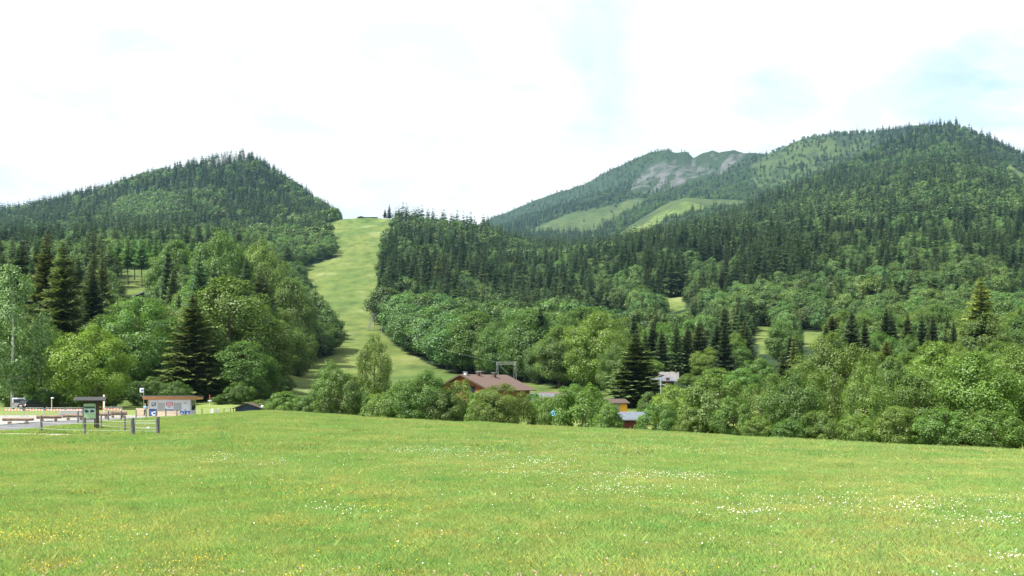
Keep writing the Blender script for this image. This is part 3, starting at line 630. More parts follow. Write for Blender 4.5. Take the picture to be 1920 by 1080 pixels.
for (kd, px, tp, Y, wpx, tn, nm, lb) in near:
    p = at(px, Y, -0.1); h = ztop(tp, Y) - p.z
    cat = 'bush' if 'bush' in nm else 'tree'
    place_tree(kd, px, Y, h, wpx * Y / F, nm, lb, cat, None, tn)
# larch stand with bare trunks round the clearing on the left knoll
for i, (px, tp, Y) in enumerate([(152, 470, 440), (170, 458, 450), (188, 450, 455), (205, 455, 430), (222, 446, 440), (240, 440, 425), (252, 446, 455), (266, 440, 420), (279, 445, 445), (291, 452, 430), (300, 446, 470), (228, 452, 480), (183, 470, 480), (213, 470, 495)]):
    p = at(px, Y, -0.1)
    place_tree('larch', px, Y, ztop(tp, Y) - p.z, 9.5, 'larch_tree', 'pale green larch in the stand above the dark hut, ' + ('left end', 'left of the clearing', 'over the clearing', 'right of the clearing')[0 if px < 195 else (1 if px < 235 else (2 if px < 270 else 3))] + (', front' if Y < 435 else (', middle' if Y < 452 else ', back')), 'tree', 'larches of the stand on the left knoll')
# pair of spruces on the crest beside the top of the run
for px, tp, wp, lb in ((730, 381, 13, 'dark spruce on the crest at the top of the ski run, taller of the two'), (722, 391, 10, 'dark spruce on the crest at the top of the ski run, smaller of the two')):
    Y = 1160; p = at(px, Y, -0.3); place_tree('spruce_mid', px, Y, ztop(tp, Y) - p.z, wp * Y / F, 'spruce_tree', lb, 'tree', None, DK)
# bushes on the run
for px, py_, wp, hp, lb in ((712, 486, 14, 18, 'round dark bush at the right edge of the ski run, upper one'), (712, 512, 12, 11, 'small dark bush at the right edge of the ski run, lower one')):
    Y = 820 if py_ < 500 else 745
    place_tree('broad_far', px, Y, hp * Y / F, wp * Y / F, 'bush', lb, 'bush', None, DK, parts=False)

# undergrowth behind the car park, tinted dark for the shade below the trees
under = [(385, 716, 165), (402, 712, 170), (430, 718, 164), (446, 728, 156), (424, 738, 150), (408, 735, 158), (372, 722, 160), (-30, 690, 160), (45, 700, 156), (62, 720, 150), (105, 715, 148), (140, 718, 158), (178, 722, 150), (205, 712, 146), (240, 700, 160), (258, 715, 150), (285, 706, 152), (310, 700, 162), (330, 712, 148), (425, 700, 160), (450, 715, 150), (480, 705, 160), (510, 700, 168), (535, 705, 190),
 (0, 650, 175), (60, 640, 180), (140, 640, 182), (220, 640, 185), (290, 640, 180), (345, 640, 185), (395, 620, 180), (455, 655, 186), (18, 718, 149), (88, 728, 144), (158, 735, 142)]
LM1 = [(-30, 'the picture edge'), (20, 'the birch'), (45, 'the van'), (75, 'the car'), (105, 'the lamp post'), (140, 'the board stack'), (170, 'the notice board'), (200, 'the marker post'), (228, 'the last barrier'), (255, 'the crate'), (290, 'the left poster'), (325, 'the middle poster'), (350, 'the right board'), (393, 'the signpost'), (425, 'the tent left end'), (460, 'the tent'), (500, 'the globe lamp'), (535, 'the pale bush')]
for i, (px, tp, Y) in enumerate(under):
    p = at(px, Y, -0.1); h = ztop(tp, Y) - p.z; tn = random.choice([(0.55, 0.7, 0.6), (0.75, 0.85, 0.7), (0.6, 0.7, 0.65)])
    place_tree('bush', px, Y, h, max(h * 1.0, 5.0), 'bush', 'shade-toned bush ' + ('behind the car park', 'behind the kiosk', 'above the blue shelter')[0 if px < 240 else (1 if px < 400 else 2)] + (' at the front' if Y < 152 else ' at the back') + ' near ' + LM1[int(np.argmin([abs(px - a_[0]) for a_ in LM1]))][1] + (', tall' if h > 5 else ', low'), 'bush', 'undergrowth bushes below the left trees', tn)
LM2 = [(680, 'the slender tree'), (770, 'the dark bushes'), (1000, 'the annexe'), (1035, 'the greyish shrub'), (1080, 'the brown barn'), (1112, 'the bright bush'), (1205, 'the broad spruce'), (1225, 'the power pole'), (1250, 'the red shed'), (1290, 'the grey roof'), (1345, 'the willow'), (1390, 'the willow edge'), (1425, 'the small hedge spruce'), (1510, 'the dark full tree'), (1600, 'the domed tree'), (1640, 'the soft bright tree'), (1700, 'the greyish tree'), (1790, 'the wide light tree'), (1870, 'the olive spruce'), (1930, 'the right picture edge')]
for i, (px, tp, Y, wp) in enumerate([(680, 735, 130, 60), (770, 738, 128, 60), (1030, 742, 140, 60), (1000, 735, 150, 40), (1075, 720, 150, 70), (1110, 735, 130, 60), (1215, 735, 130, 40), (1200, 700, 190, 60), (1250, 735, 120, 60), (1308, 715, 150, 50), (1345, 690, 170, 90), (1390, 690, 160, 80), (1420, 670, 175, 80), (1510, 680, 150, 90), (1600, 680, 150, 80), (1640, 660, 165, 80), (1700, 660, 150, 80), (1790, 640, 150, 90), (1870, 640, 160, 90), (1930, 640, 160, 90)]):
    p = at(px, Y, -0.1); h = ztop(tp, Y) - p.z
    place_tree('bush' if h < 8 else 'broad_near', px, Y, h, wp * Y / F, 'bush' if h < 8 else 'broadleaf_tree', ('bush' if h < 8 else 'tree') + ' in the second row, right behind the meadow hedge near ' + LM2[int(np.argmin([abs(px - a_[0]) for a_ in LM2]))][1], 'bush' if h < 8 else 'tree', 'second row of growth behind the hedge', random.choice([(0.8, 0.95, 0.85), (1, 1, 0.85), (1.15, 1.1, 0.85)]))

# single spruces standing out on the skyline of the left hill
for i, (px, tp, wp) in enumerate([(82, 362, 9), (95, 361, 8), (117, 357, 8), (128, 355, 9), (150, 354, 8), (181, 347, 8), (494, 301, 10), (505, 308, 9), (521, 318, 10), (531, 322, 9), (547, 331, 11), (553, 342, 9), (574, 345, 10), (586, 360, 10), (598, 366, 9), (611, 376, 9), (625, 389, 9), (634, 395, 8), (641, 400, 8)]):
    Y = 2000; p = at(px, Y, -1.0)
    place_tree('spruce_mid', px, Y, max(ztop(tp, Y) - p.z, 18), wp * Y / F, 'spruce_tree', 'dark pointed spruce standing out on the skyline of the left hill', 'tree', 'skyline spruces on the left hill', (0.9, 0.95, 1.0), parts=False)

# scrub along the upper right edge of the run
for i in range(26):
    Y = random.uniform(640, 1010); px = float(run_right(np.array([Y]))[0]) - random.uniform(-6, 10) * (1 if Y > 720 else .5); h = random.uniform(3, 7)
    place_tree('broad_far', px, Y, h, h * random.uniform(.8, 1.2), 'bush', 'small green shrub in the scrub along the upper right edge of the ski run', 'bush', 'scrub along the right edge of the run', random.choice([(1.2, 1.2, 0.9), (0.9, 1, 0.9), (1.4, 1.3, .9)]), parts=False)

# ------------------------------------------------------------------ the woods: every tree gets its own place on the terrain
def gnpoints(name, X, Yv, Z, idxs, rot, scl, protos, label, cat, kind='stuff'):
    me_ = bpy.data.meshes.new(name); n = len(X); me_.vertices.add(n)
    me_.vertices.foreach_set('co', np.stack([X, Yv, Z], -1).reshape(-1).astype(np.float32))
    a = me_.attributes.new('pick', 'INT', 'POINT'); a.data.foreach_set('value', idxs.astype(np.int32))
    a = me_.attributes.new('turn', 'FLOAT_VECTOR', 'POINT'); a.data.foreach_set('vector', rot.reshape(-1).astype(np.float32))
    a = me_.attributes.new('size', 'FLOAT_VECTOR', 'POINT'); a.data.foreach_set('vector', scl.reshape(-1).astype(np.float32))
    o = link(bpy.data.objects.new(name, me_))
    pc = bpy.data.collections.new(name + '_kinds')
    for i, m_ in enumerate(protos):
        pc.objects.link(bpy.data.objects.new('%s_%02d' % (name, i), m_))
    ng = bpy.data.node_groups.new(name, 'GeometryNodeTree')
    ng.interface.new_socket('Geometry', in_out='INPUT', socket_type='NodeSocketGeometry'); ng.interface.new_socket('Geometry', in_out='OUTPUT', socket_type='NodeSocketGeometry')
    gi = ng.nodes.new('NodeGroupInput'); go = ng.nodes.new('NodeGroupOutput')
    ci = ng.nodes.new('GeometryNodeCollectionInfo'); ci.inputs[0].default_value = pc; ci.inputs['Separate Children'].default_value = True; ci.inputs['Reset Children'].default_value = True
    ip = ng.nodes.new('GeometryNodeInstanceOnPoints'); ip.inputs['Pick Instance'].default_value = True
    def na(nm, ty):
        q_ = ng.nodes.new('GeometryNodeInputNamedAttribute'); q_.data_type = ty; q_.inputs[0].default_value = nm; return q_
    pi, ro, si = na('pick', 'INT'), na('turn', 'FLOAT_VECTOR'), na('size', 'FLOAT_VECTOR')
    L_ = ng.links.new
    L_(gi.outputs[0], ip.inputs['Points']); L_(ci.outputs[0], ip.inputs['Instance']); L_(pi.outputs[0], ip.inputs['Instance Index'])
    er = ng.nodes.new('FunctionNodeEulerToRotation'); L_(ro.outputs[0], er.inputs[0]); L_(er.outputs[0], ip.inputs['Rotation'])
    L_(si.outputs[0], ip.inputs['Scale']); L_(ip.outputs[0], go.inputs[0])
    md = o.modifiers.new('instances', 'NODES'); md.node_group = ng
    tag(o, label, cat, kind=kind); return o

rs = np.random.default_rng(5)
bands = [(178, 420, 7.0), (420, 700, 8.0), (700, 1100, 10.0), (1100, 1700, 12.0), (1700, 2700, 14.5), (2700, 3600, 15.0), (3600, 4700, 21.0)]
AX, AY = [], []
for y0, y1, s in bands:
    xm = 0.66 * y1; gx = np.arange(-xm, xm, s); gy = np.arange(y0, y1, s)
    gx, gy = np.meshgrid(gx, gy); gx = gx + rs.uniform(-.48, .48, gx.shape) * s; gy = gy + rs.uniform(-.48, .48, gx.shape) * s
    AX.append(gx.ravel()); AY.append(gy.ravel())
X = np.concatenate(AX); Y = np.concatenate(AY); px = 960 + F * X / Y
k = (px > -170) & (px < 2090) & (Y > 178); X, Y, px = X[k], Y[k], px[k]
Z = height(X, Y); py = HY - (Z - HC) * F / Y
keep = ~is_open(px, Y, py)
u = rs.uniform(size=len(X))
# how many trees grow there
d = np.ones(len(X))
d[(Y < 235) & (px > 480) & (px < 1500)] = 0.25
alpm = (Y > 2450) & poly_in(px, py, [(1395, 345), (1410, 300), (1500, 255), (1650, 248), (1650, 290), (1560, 330), (1500, 352), (1440, 362)])
d[alpm] = 0.30
far = (Y > 3250) & (px < 1440)
rockz = far & poly_in(px, py, [(1185, 345), (1225, 300), (1262, 282), (1300, 292), (1345, 278), (1430, 285), (1395, 305), (1320, 335), (1300, 350), (1230, 372), (1180, 372)])
d[rockz] = 0.04
d[far & ~rockz & (py < np.interp(px, [900, 1000, 1100, 1250, 1440], [408, 395, 362, 315, 305]))] = 0.6
mdm = (Y > 2100) & (Y < 3300) & (px > 1150) & (px < 1500) & ~alpm
d[mdm] = 0.8
pasture = (Y > 2250) & (Y < 3500) & poly_in(px, py, [(985, 440), (1075, 398), (1190, 372), (1290, 366), (1400, 374), (1385, 390), (1240, 415), (1110, 442)])
keep |= pasture & (u < 0.02)
keep &= (u < d)
# the near manual trees and the village need room
keep &= ~((Y < 195) & (px > 1200) & (u > 0.35))
X, Y, px, Z, py = X[keep], Y[keep], px[keep], Z[keep], py[keep]
n = len(X)
# share of broadleaf trees
nz = fbm(X / 70, Y / 70, 51, 3); nz2 = fbm(X / 160, Y / 160, 61, 3)
pb = np.full(n, 0.22)
def setp(m, v): pb[m] = v
setp(px < 640, 0.22); setp((px < 640) & (Y < 620), 0.7); setp((px < 660) & (Y > 620) & (Y < 1000), 0.55)
setp((px < 500) & (Y > 1000) & (Y < 1350), 0.35)
setp((px > 460) & (px < 640) & (Y > 640) & (Y < 900), 0.85)
setp((px < 620) & (Y > 1350), 0.16)
setp((px > 700) & (px < 1250) & (Y < 450), 0.66); setp((px > 980) & (px < 1250) & (Y > 300) & (Y < 450), 0.42); setp((px > 700) & (px < 1250) & (Y >= 450) & (Y < 680), 0.36)
setp((px > 700) & (px < 1450) & (Y > 680), 0.19)
setp((px > 1250) & (Y < 420), 0.38); setp((px > 1250) & (Y > 420) & (Y < 760), 0.24); setp((px > 1480) & (Y > 700) & (Y < 1500), 0.40)
setp((px > 1480) & (Y >= 1500) & (Y < 2500), 0.35)
setp((Y > 2100) & (px > 1150) & (px < 1560), 0.72)
setp(far[keep] if False else ((Y > 3300) & (px < 1440)), 0.12)
pb = np.clip(pb + (nz - 0.5) * 1.5 * np.where((pb > 0.14), 1, 0.5), 0, 1)
bright = poly_in(px, py, [(1275, 540), (1290, 505), (1380, 500), (1400, 520), (1370, 555), (1290, 560)]); pb[bright] = 0.95
lhill = poly_in(px, py, [(200, 410), (240, 372), (330, 372), (350, 400), (270, 425)]); pb[lhill & (Y > 1100)] = 0.9
isb = rs.uniform(size=n) < pb
hS = rs.uniform(13, 28, n) * np.where(Y > 3300, 0.75, 1) ; hB = rs.uniform(10, 17, n)
hS *= np.where((Y > 600) & (Y < 3300), 1.16, 1); hB *= np.where(Y < 3300, 1.15, 1); hS *= np.where((px > 1150) & (px < 1560) & (Y > 560) & (Y < 1100), 1.15, 1)
hB[(Y > 2100)] *= 0.75; hB[bright] *= 0.55; hS[bright] *= 0.6
edge = (px > 700) & (px < 1250) & (Y < 470); hB[edge] *= 1.25
hS *= 0.75 + 0.5 * nz2; rl = (px > 1180) & (Y < 420); hS[rl] *= np.where(px[rl] > 1440, 0.5, 0.75); hB[rl] *= 0.8; hS[(px > 1180) & (Y >= 420) & (Y < 560)] *= 0.85; hT = np.where(isb, hB, hS)
wT = np.where(isb, rs.uniform(0.66, 1.0, n) * hT, rs.uniform(0.30, 0.47, n) * hT)
# keep the view into the clearings open
Hd = F / Y
topy = py - hT * Hd; hw = wT * Hd / 2
def clearview(x0, x1, y0, y1, Yc):
    return (Y < Yc) & (px + hw > x0) & (px - hw < x1) & (topy < y1) & (py > y0)
blk = clearview(1418, 1444, 618, 664, 400) | clearview(1122, 1172, 552, 568, 560) | clearview(1256, 1284, 558, 578, 560) | clearview(1510, 1530, 626, 636, 400)
blk |= clearview(232, 262, 512, 545, 430) | clearview(262, 298, 546, 556, 345) | clearview(620, 745, 300, 640, 5000) & (px > run_left(Y)) & (px < run_right(Y))
blk |= clearview(925, 972, 672, 722, 232) | clearview(1236, 1292, 690, 718, 225) | clearview(700, 985, 700, 760, 200)
blk |= clearview(655, 728, 390, 412, 1300)
# trees hidden far below the outline of what stands before them are never seen
sky_ = np.full(1200, 1e9); order = np.argsort(Y); hid = np.zeros(n, bool)
bins = np.clip(((px + 170) / 2).astype(int), 0, 1199)
Yg = np.geomspace(150, 4700, 260); pg = np.arange(-170, 2230, 2.0)[:1200]
gY, gP = np.meshgrid(Yg, pg, indexing='ij'); gz = height((gP - 960) * gY / F, gY); gpy = HY - (gz - HC) * F / gY
runmin = np.minimum.accumulate(gpy, axis=0)
jj = np.clip(np.searchsorted(Yg, Y) - 2, 0, len(Yg) - 1)
hid = topy > runmin[jj, bins] + 6
ok = ~(blk | hid)
X, Y, px, Z, py, isb, hT, wT, topy, bright = [a[ok] for a in (X, Y, px, Z, py, isb, hT, wT, topy, bright)]
n = len(X); print('TREES', n, 'broad', int(isb.sum()))
# visible share estimate for choosing the largest ones: painter's order in coarse bins
bins = np.clip(((px + 170) / 4).astype(int), 0, 599); cover = np.full(600, 1e9); vis = np.zeros(n)
for i in np.argsort(Y):
    r_ = max(1, int(wT[i] * F / Y[i] / 8)); a, b = max(0, bins[i] - r_), min(600, bins[i] + r_ + 1)
    bot = np.minimum(cover[a:b], py[i]); v_ = np.clip(bot - topy[i], 0, None)
    vis[i] = v_.mean() * wT[i] * F / Y[i]
    cover[a:b] = np.minimum(cover[a:b], topy[i] + 0.15 * (py[i] - topy[i]))
infr = (px > -20) & (px < 1940)
vis = np.where(infr, vis, 0)
sel = np.zeros(n, bool)
nb_m = sum(1 for q_ in near if q_[0] in ('broad_near', 'bush', 'birch')); ns_m = sum(1 for q_ in near if q_[0] in ('spruce_near', 'spruce_mid')) + 21
for isbr, lim in ((True, 300 - nb_m - 2), (False, 300 - ns_m)):
    c_ = np.where(isb == isbr)[0]; c_ = c_[np.argsort(-vis[c_])][:lim]; sel[c_] = True
LMK = [(20, 'the birch'), (65, 'the black car'), (104, 'the brownish spruces'), (172, 'the bright maple'), (228, 'the fence corner'), (272, 'the gate'), (318, 'the kiosk'), (362, 'the olive spruce'), (393, 'the signpost'), (432, 'the dark big tree'), (467, 'the blue shelter'), (500, 'the globe lamp'), (535, 'the pale bush'), (575, 'the hedge start'), (640, 'the dark round bush'), (702, 'the slender tree'), (750, 'the dark small bush'), (800, 'the spreading tree'), (850, 'the chalet eave'), (880, 'the chalet gable'), (915, 'the chalet roof'),
       (949, 'the lift portal'), (990, 'the grey annexe'), (1020, 'the greyish shrub'), (1060, 'the brown barn'), (1095, 'the bright bush'), (1125, 'the round maple'), (1162, 'the orange board'), (1192, 'the broad spruce'), (1225, 'the dense bush'), (1265, 'the grey roof'), (1310, 'the bush gap'), (1345, 'the willow'), (1396, 'the willow edge'), (1430, 'the bright clearing'), (1468, 'the small hedge spruce'), (1515, 'the dark full tree'), (1562, 'the domed tree'), (1622, 'the soft bright tree'), (1675, 'the greyish tree'), (1715, 'the hedge hollow'), (1752, 'the wide light tree'), (1800, 'the edge bushes'), (1840, 'the olive top spruce'), (1890, 'the right hedge end')]
def region(p, y, Yd):
    if p < 640 and Yd < 700: return ('the left knoll', 'on the left knoll')
    if p < 660 and Yd < 1300: return ('the run edge', 'by the upper left edge of the run')
    if p < 660: return ('the left hill', 'on the dark left hill')
    if p < 1100 and Yd < 480: return ('the lower middle wood', 'in the lower wood right of the run')
    if p < 1100: return ('the upper middle wood', 'in the upper wood right of the run')
    if p < 1450 and Yd < 480: return ('the valley', 'on the valley slope behind the grey roof')
    if p < 1450: return ('the alp belt', 'in the dark belt below the alp')
    if Yd < 480: return ('the right lower slope', 'just behind the right hedge')
    return ('the right mountain', 'on the right mountain flank')
for i in np.where(sel)[0]:
    rg, rg2 = region(px[i], py[i], Y[i]); dkind = 'broad' if isb[i] else 'spruce'
    lod = 'near' if Y[i] < 300 else ('mid' if Y[i] < 900 else 'far')
    kd = dkind + '_' + lod
    if isb[i]: tn = random.choice([(1.2, 1.12, 0.85), (0.9, 1, 0.95), (0.72, 0.85, 0.85), (1, 1, 0.9)])
    else: tn = random.choice([(1, 1, 1), (1.35, 1.15, 0.9), (0.85, 0.95, 1), (1.15, 1.1, 0.95)])
    if isb[i] and px[i] > 700 and px[i] < 1250 and Y[i] < 480: tn = random.choice([(0.72, 0.85, 0.9), (0.85, 0.95, 0.95), (1.0, 1.05, 0.95), (0.62, 0.75, 0.82)])
    if bright[i]: tn = (1.9, 1.75, 0.7)
    if isb[i]: tone = 'light green' if tn[0] >= 1.2 else ('bluish green' if tn[0] <= 0.75 else ('deep green' if tn[0] < 0.95 else 'green'))
    else: tone = 'brown tipped' if tn[0] > 1.3 else ('bluish dark' if tn[0] < 0.9 else ('greyish green' if tn[0] > 1.1 else 'dark'))
    size = 'tall' if hT[i] > (13.5 if isb[i] else 21) else 'small'
    lm = LMK[int(np.argmin([abs(px[i] - a_[0]) for a_ in LMK]))][1]
    row = next(nm_ for lim_, nm_ in ((690, 'foot of'), (660, 'low on'), (625, 'lower on'), (575, 'middle of'), (530, 'higher on'), (480, 'high on'), (-999, 'topmost on')) if py[i] > lim_)
    lb = '%s %s %s, %s %s, above %s' % (size, tone, 'broadleaf' if isb[i] else 'spruce', row, rg, lm)
    place_tree(kd, 0, 0, hT[i], wT[i], 'broadleaf_tree' if isb[i] else 'spruce_tree', lb, 'tree', ('broadleaf trees ' if isb[i] else 'spruces ') + rg2,
               tn, loc=(X[i], Y[i], Z[i] - 0.3), parts=(Y[i] < 420))
for isbr, nm, lb in ((True, 'broadleaf_forest', 'mass of smaller green broadleaf trees spread over the hills and mountains'), (False, 'spruce_forest', 'mass of dark spruces covering the hills and mountains')):
    m_ = (~sel) & (isb == isbr); pre = 'broad' if isbr else 'spruce'
    near_v = [a[0] for a in TR[pre + '_mid']]; far_v = [a[0] for a in TR[pre + '_far']]
    nn = m_.sum(); Ym = Y[m_]
    pick = np.where(Ym < 900, rs.integers(0, len(near_v), nn), len(near_v) + rs.integers(0, len(far_v), nn))
    rad = np.where(Ym < 900, TR[pre + '_mid'][0][2], TR[pre + '_far'][0][2])
    sx = wT[m_] / (2 * rad); rot = np.stack([rs.normal(0, 0.02, nn), rs.normal(0, 0.02, nn), rs.uniform(0, 2 * PI, nn)], -1)
    gnpoints(nm, X[m_], Ym, Z[m_] - 0.3, pick, rot, np.stack([sx, sx, hT[m_]], -1), near_v + far_v, lb, 'forest')

# ------------------------------------------------------------------ meadow grass and flowers
def meadow_pts(nn, y0, y1, pw=1.0, marg=300):
    yy = (rs.uniform(size=nn) * (y1 ** pw - y0 ** pw) + y0 ** pw) ** (1 / pw)
    pp = rs.uniform(-marg, 1920 + marg, nn); xx = (pp - 960) * yy / F; return xx, yy
def on_meadow(xx, yy):
    pp = 960 + F * xx / yy; ed = np.interp(pp, PXG, eY) + 3
    m_ = yy < ed
    road = (yy > 66.5) & (xx < np.interp(yy, [66.5, 70, 72, 83, 96, 105, 112], [-27, -30, -41.2, -41.2, -41.6, -40.6, -36.5])) 
    m_ &= ~road
    m_ &= ~((yy > 110) & (xx < -32))
    return m_
def grass_patch(seed, nbl, half, hmin, hmax, wd):
    r = np.random.default_rng(seed)
    B = np.stack([r.uniform(-half, half, nbl), r.uniform(-half, half, nbl), np.full(nbl, -0.03)], -1)
    a = r.uniform(0, 2 * PI, nbl); s = np.stack([np.cos(a), np.sin(a), np.zeros(nbl)], -1) * (wd * r.uniform(0.6, 1.4, nbl))[:, None]
    h = r.uniform(hmin, hmax, nbl); ln = r.normal(0, 0.35, (nbl, 2)) * h[:, None]
    tip = B + np.stack([ln[:, 0], ln[:, 1], h], -1); mid = B + np.stack([ln[:, 0] * 0.3, ln[:, 1] * 0.3, h * 0.55], -1)
    V = np.stack([B - s, B + s, mid + s * 0.8, tip], 1); V2 = np.stack([B - s, mid + s * 0.8, tip, mid - s * 0.8], 1)
    return np_mesh('grass_patch', np.concatenate([V, V2]), 4, M['grass'], np.tile(np.clip(r.normal(0.5, 0.22, nbl), 0, 1), 2))
gp = [grass_patch(700 + i, 950, 0.62, 0.10, 0.34, 0.004) for i in range(3)] + [grass_patch(710 + i, 600, 0.95, 0.12, 0.34, 0.009) for i in range(3)] + [grass_patch(720, 16, 0.7, 0.3, 0.55, 0.0028)]
xx, yy = meadow_pts(6600, 15, 48, 2.0); x2, y2 = meadow_pts(11500, 40, 128, 2.0); x3, y3 = meadow_pts(1500, 15, 125, 1.6)
gxx = np.concatenate([xx, x2, x3]); gyy = np.concatenate([yy, y2, y3]); pk = np.concatenate([rs.integers(0, 3, len(xx)), rs.integers(3, 6, len(x2)), np.full(len(x3), 6)])
m_ = on_meadow(gxx, gyy); gxx, gyy, pk = gxx[m_], gyy[m_], pk[m_]; nn = len(gxx)
hs = 0.65 + 0.7 * fbm(gxx / 3.0, gyy / 3.0, 15, 3); 
gnpoints('meadow_grass', gxx, gyy, height(gxx, gyy), pk, np.stack([np.zeros(nn), np.zeros(nn), rs.uniform(0, 2 * PI, nn)], -1), np.stack([np.ones(nn), np.ones(nn), hs], -1), gp, 'long green meadow grass filling the foreground', 'grass')

def flowers(name, clusters, mat, size, zh, label):
    P = []
    for (cx_, cy_, rx, ry, cnt) in clusters:
        a = rs.normal(0, 0.5, cnt) * rx + cx_; b = rs.normal(0, 0.5, cnt) * ry + cy_
        g = b > 768; P.append(np.stack([a[g], b[g]], -1))
    P = np.concatenate(P); yy_ = HC * F / (P[:, 1] - HY); xx_ = (P[:, 0] - 960) * yy_ / F
    for _ in range(4):
        zz_ = height(xx_, yy_); yy_ = np.clip((HC - zz_ - 0.3) * F / (P[:, 1] - HY), 10, 130); xx_ = (P[:, 0] - 960) * yy_ / F
    g = on_meadow(xx_, yy_); xx_, yy_ = xx_[g], yy_[g]; nn_ = len(xx_)
    zz_ = height(xx_, yy_) + rs.uniform(*zh, nn_)
    C = np.stack([xx_, yy_, zz_], -1); r_ = size * rs.uniform(0.45, 1.25, nn_)
    Nn = norm(np.array([-0.2, -0.5, 1.0]) + rs.normal(0, 0.35, (nn_, 3)))
    t1 = norm(np.cross(Nn, np.array([0, 1, 0.1]))); b1 = np.cross(Nn, t1)
    ang = np.arange(6) * PI / 3
    V = C[:, None] + (t1[:, None] * np.cos(ang)[None, :, None] + b1[:, None] * np.sin(ang)[None, :, None]) * r_[:, None, None]
    o = link(bpy.data.objects.new(name, np_mesh(name, V, 6, mat, rs.uniform(size=nn_)))); tag(o, label, 'flowers', kind='stuff')
flowers('white_flowers', [(405, 858, 50, 12, 170), (360, 872, 50, 8, 60), (525, 866, 90, 14, 150), (440, 900, 60, 15, 30), (800, 843, 90, 8, 190), (860, 850, 110, 8, 260), (1000, 862, 90, 9, 160), (720, 850, 120, 15, 90), (1060, 850, 200, 40, 260), (1250, 890, 130, 10, 300), (1100, 885, 150, 14, 160),
    (1150, 915, 120, 14, 130), (930, 880, 200, 20, 140), (1470, 935, 140, 14, 140), (1400, 955, 80, 8, 90), (1640, 944, 160, 12, 190), (1730, 955, 140, 14, 110), (1860, 972, 110, 14, 200), (1760, 985, 120, 14, 60), (1870, 935, 160, 14, 160), (1900, 1040, 60, 6, 40), (630, 955, 80, 8, 60), (600, 948, 60, 10, 30),
    (1300, 840, 600, 22, 420), (900, 830, 500, 30, 260), (1000, 940, 1200, 120, 500), (1500, 900, 700, 80, 350), (330, 820, 60, 12, 60), (390, 812, 60, 8, 40), (1850, 1070, 300, 12, 50)], M['white_petal'], 0.018, (0.20, 0.36), 'white daisies scattered in drifts through the meadow')
flowers('yellow_flowers', [(360, 808, 110, 18, 500), (320, 800, 60, 12, 250), (450, 815, 200, 20, 260), (400, 840, 250, 20, 200), (200, 870, 120, 20, 90), (620, 915, 110, 14, 260), (540, 925, 80, 10, 110), (700, 945, 90, 14, 190), (480, 905, 60, 10, 60), (100, 985, 200, 30, 420), (40, 1000, 90, 20, 160), (190, 975, 90, 12, 100), (370, 1045, 90, 16, 90), (370, 1000, 200, 20, 110),
    (560, 985, 150, 16, 90), (150, 1060, 300, 20, 140), (1050, 1060, 300, 20, 140), (1290, 1068, 80, 12, 50), (760, 1025, 60, 8, 30), (520, 1070, 300, 12, 100), (1420, 915, 100, 12, 60), (900, 950, 1200, 120, 700), (1500, 1040, 500, 40, 120), (250, 850, 300, 30, 260)], M['yellow_petal'], 0.0135, (0.22, 0.40), 'yellow buttercups dotted through the meadow')
flowers('pink_flowers', [(1000, 1078, 260, 8, 90), (640, 1070, 200, 8, 50), (1300, 1060, 300, 16, 60), (1480, 1070, 200, 10, 50), (1650, 1000, 300, 50, 60), (180, 1062, 200, 16, 60)], M['pink_petal'], 0.022, (0.2, 0.36), 'dull pink clover heads near the bottom of the meadow')

# ------------------------------------------------------------------ materials of built things
M['asphalt'] = simple('asphalt', (0.085, 0.088, 0.095), 0.85, 0.25, 1.2, c2=(0.13, 0.13, 0.14))
M['gravel'] = simple('pale_gravel', (0.20, 0.195, 0.185), 0.95, 0.25, 3.0, c2=(0.28, 0.27, 0.25))
M['gravel2'] = simple('dirt_gravel', (0.22, 0.19, 0.12), 0.95, 0.35, 3.0, c2=(0.36, 0.34, 0.28))
M['log'] = simple('weathered_log', (0.13, 0.085, 0.06), 0.9, 0.4, 4, bump=0.6, stretch=(0.5, 3, 3), c2=(0.26, 0.19, 0.14))
M['logend'] = simple('cut_log_end', (0.42, 0.28, 0.17), 0.85, 0.25, 9)
M['post'] = simple('grey_post_wood', (0.07, 0.072, 0.072), 0.9, 0.35, 5, stretch=(4, 4, 0.6), c2=(0.14, 0.14, 0.14))
M['galv'] = simple('galvanised_steel', (0.36, 0.38, 0.39), 0.5, 0.1, 8, 0.5)
M['wire'] = simple('white_fence_tape', (0.42, 0.45, 0.45), 0.6, 0.1)
M['orange'] = simple('orange_plastic', (0.85, 0.20, 0.04), 0.5, 0.1)
M['white'] = simple('white_paint', (0.60, 0.62, 0.65), 0.5, 0.06, 3)
M['offwhite'] = simple('cream_render', (0.62, 0.60, 0.55), 0.8, 0.1, 2)
M['blue'] = simple('blue_print', (0.02, 0.08, 0.26), 0.5, 0.12)
M['lightblue'] = simple('light_blue_cloth', (0.25, 0.48, 0.66), 0.8, 0.12)
M['redp'] = simple('red_print', (0.55, 0.06, 0.07), 0.5, 0.08)
M['greyp'] = simple('grey_shutter', (0.36, 0.37, 0.37), 0.6, 0.12, 2, stretch=(8, 1, 0.2))
M['darkgrey'] = simple('dark_grey_print', (0.10, 0.11, 0.12), 0.5, 0.1)
M['pine'] = simple('orange_pine_boards', (0.50, 0.24, 0.09), 0.7, 0.18, 3, stretch=(0.4, 2, 8), c2=(0.58, 0.30, 0.13))
M['palewood'] = simple('pale_planks', (0.48, 0.36, 0.24), 0.8, 0.2, 3, stretch=(0.5, 2, 8), c2=(0.6, 0.5, 0.38))
M['roofgrey'] = simple('grey_sheet_roof', (0.075, 0.08, 0.088), 0.7, 0.15, 2, c2=(0.12, 0.125, 0.135))
M['roofblue'] = simple('blue_grey_roof', (0.085, 0.105, 0.13), 0.6, 0.12, 2, c2=(0.12, 0.145, 0.175))
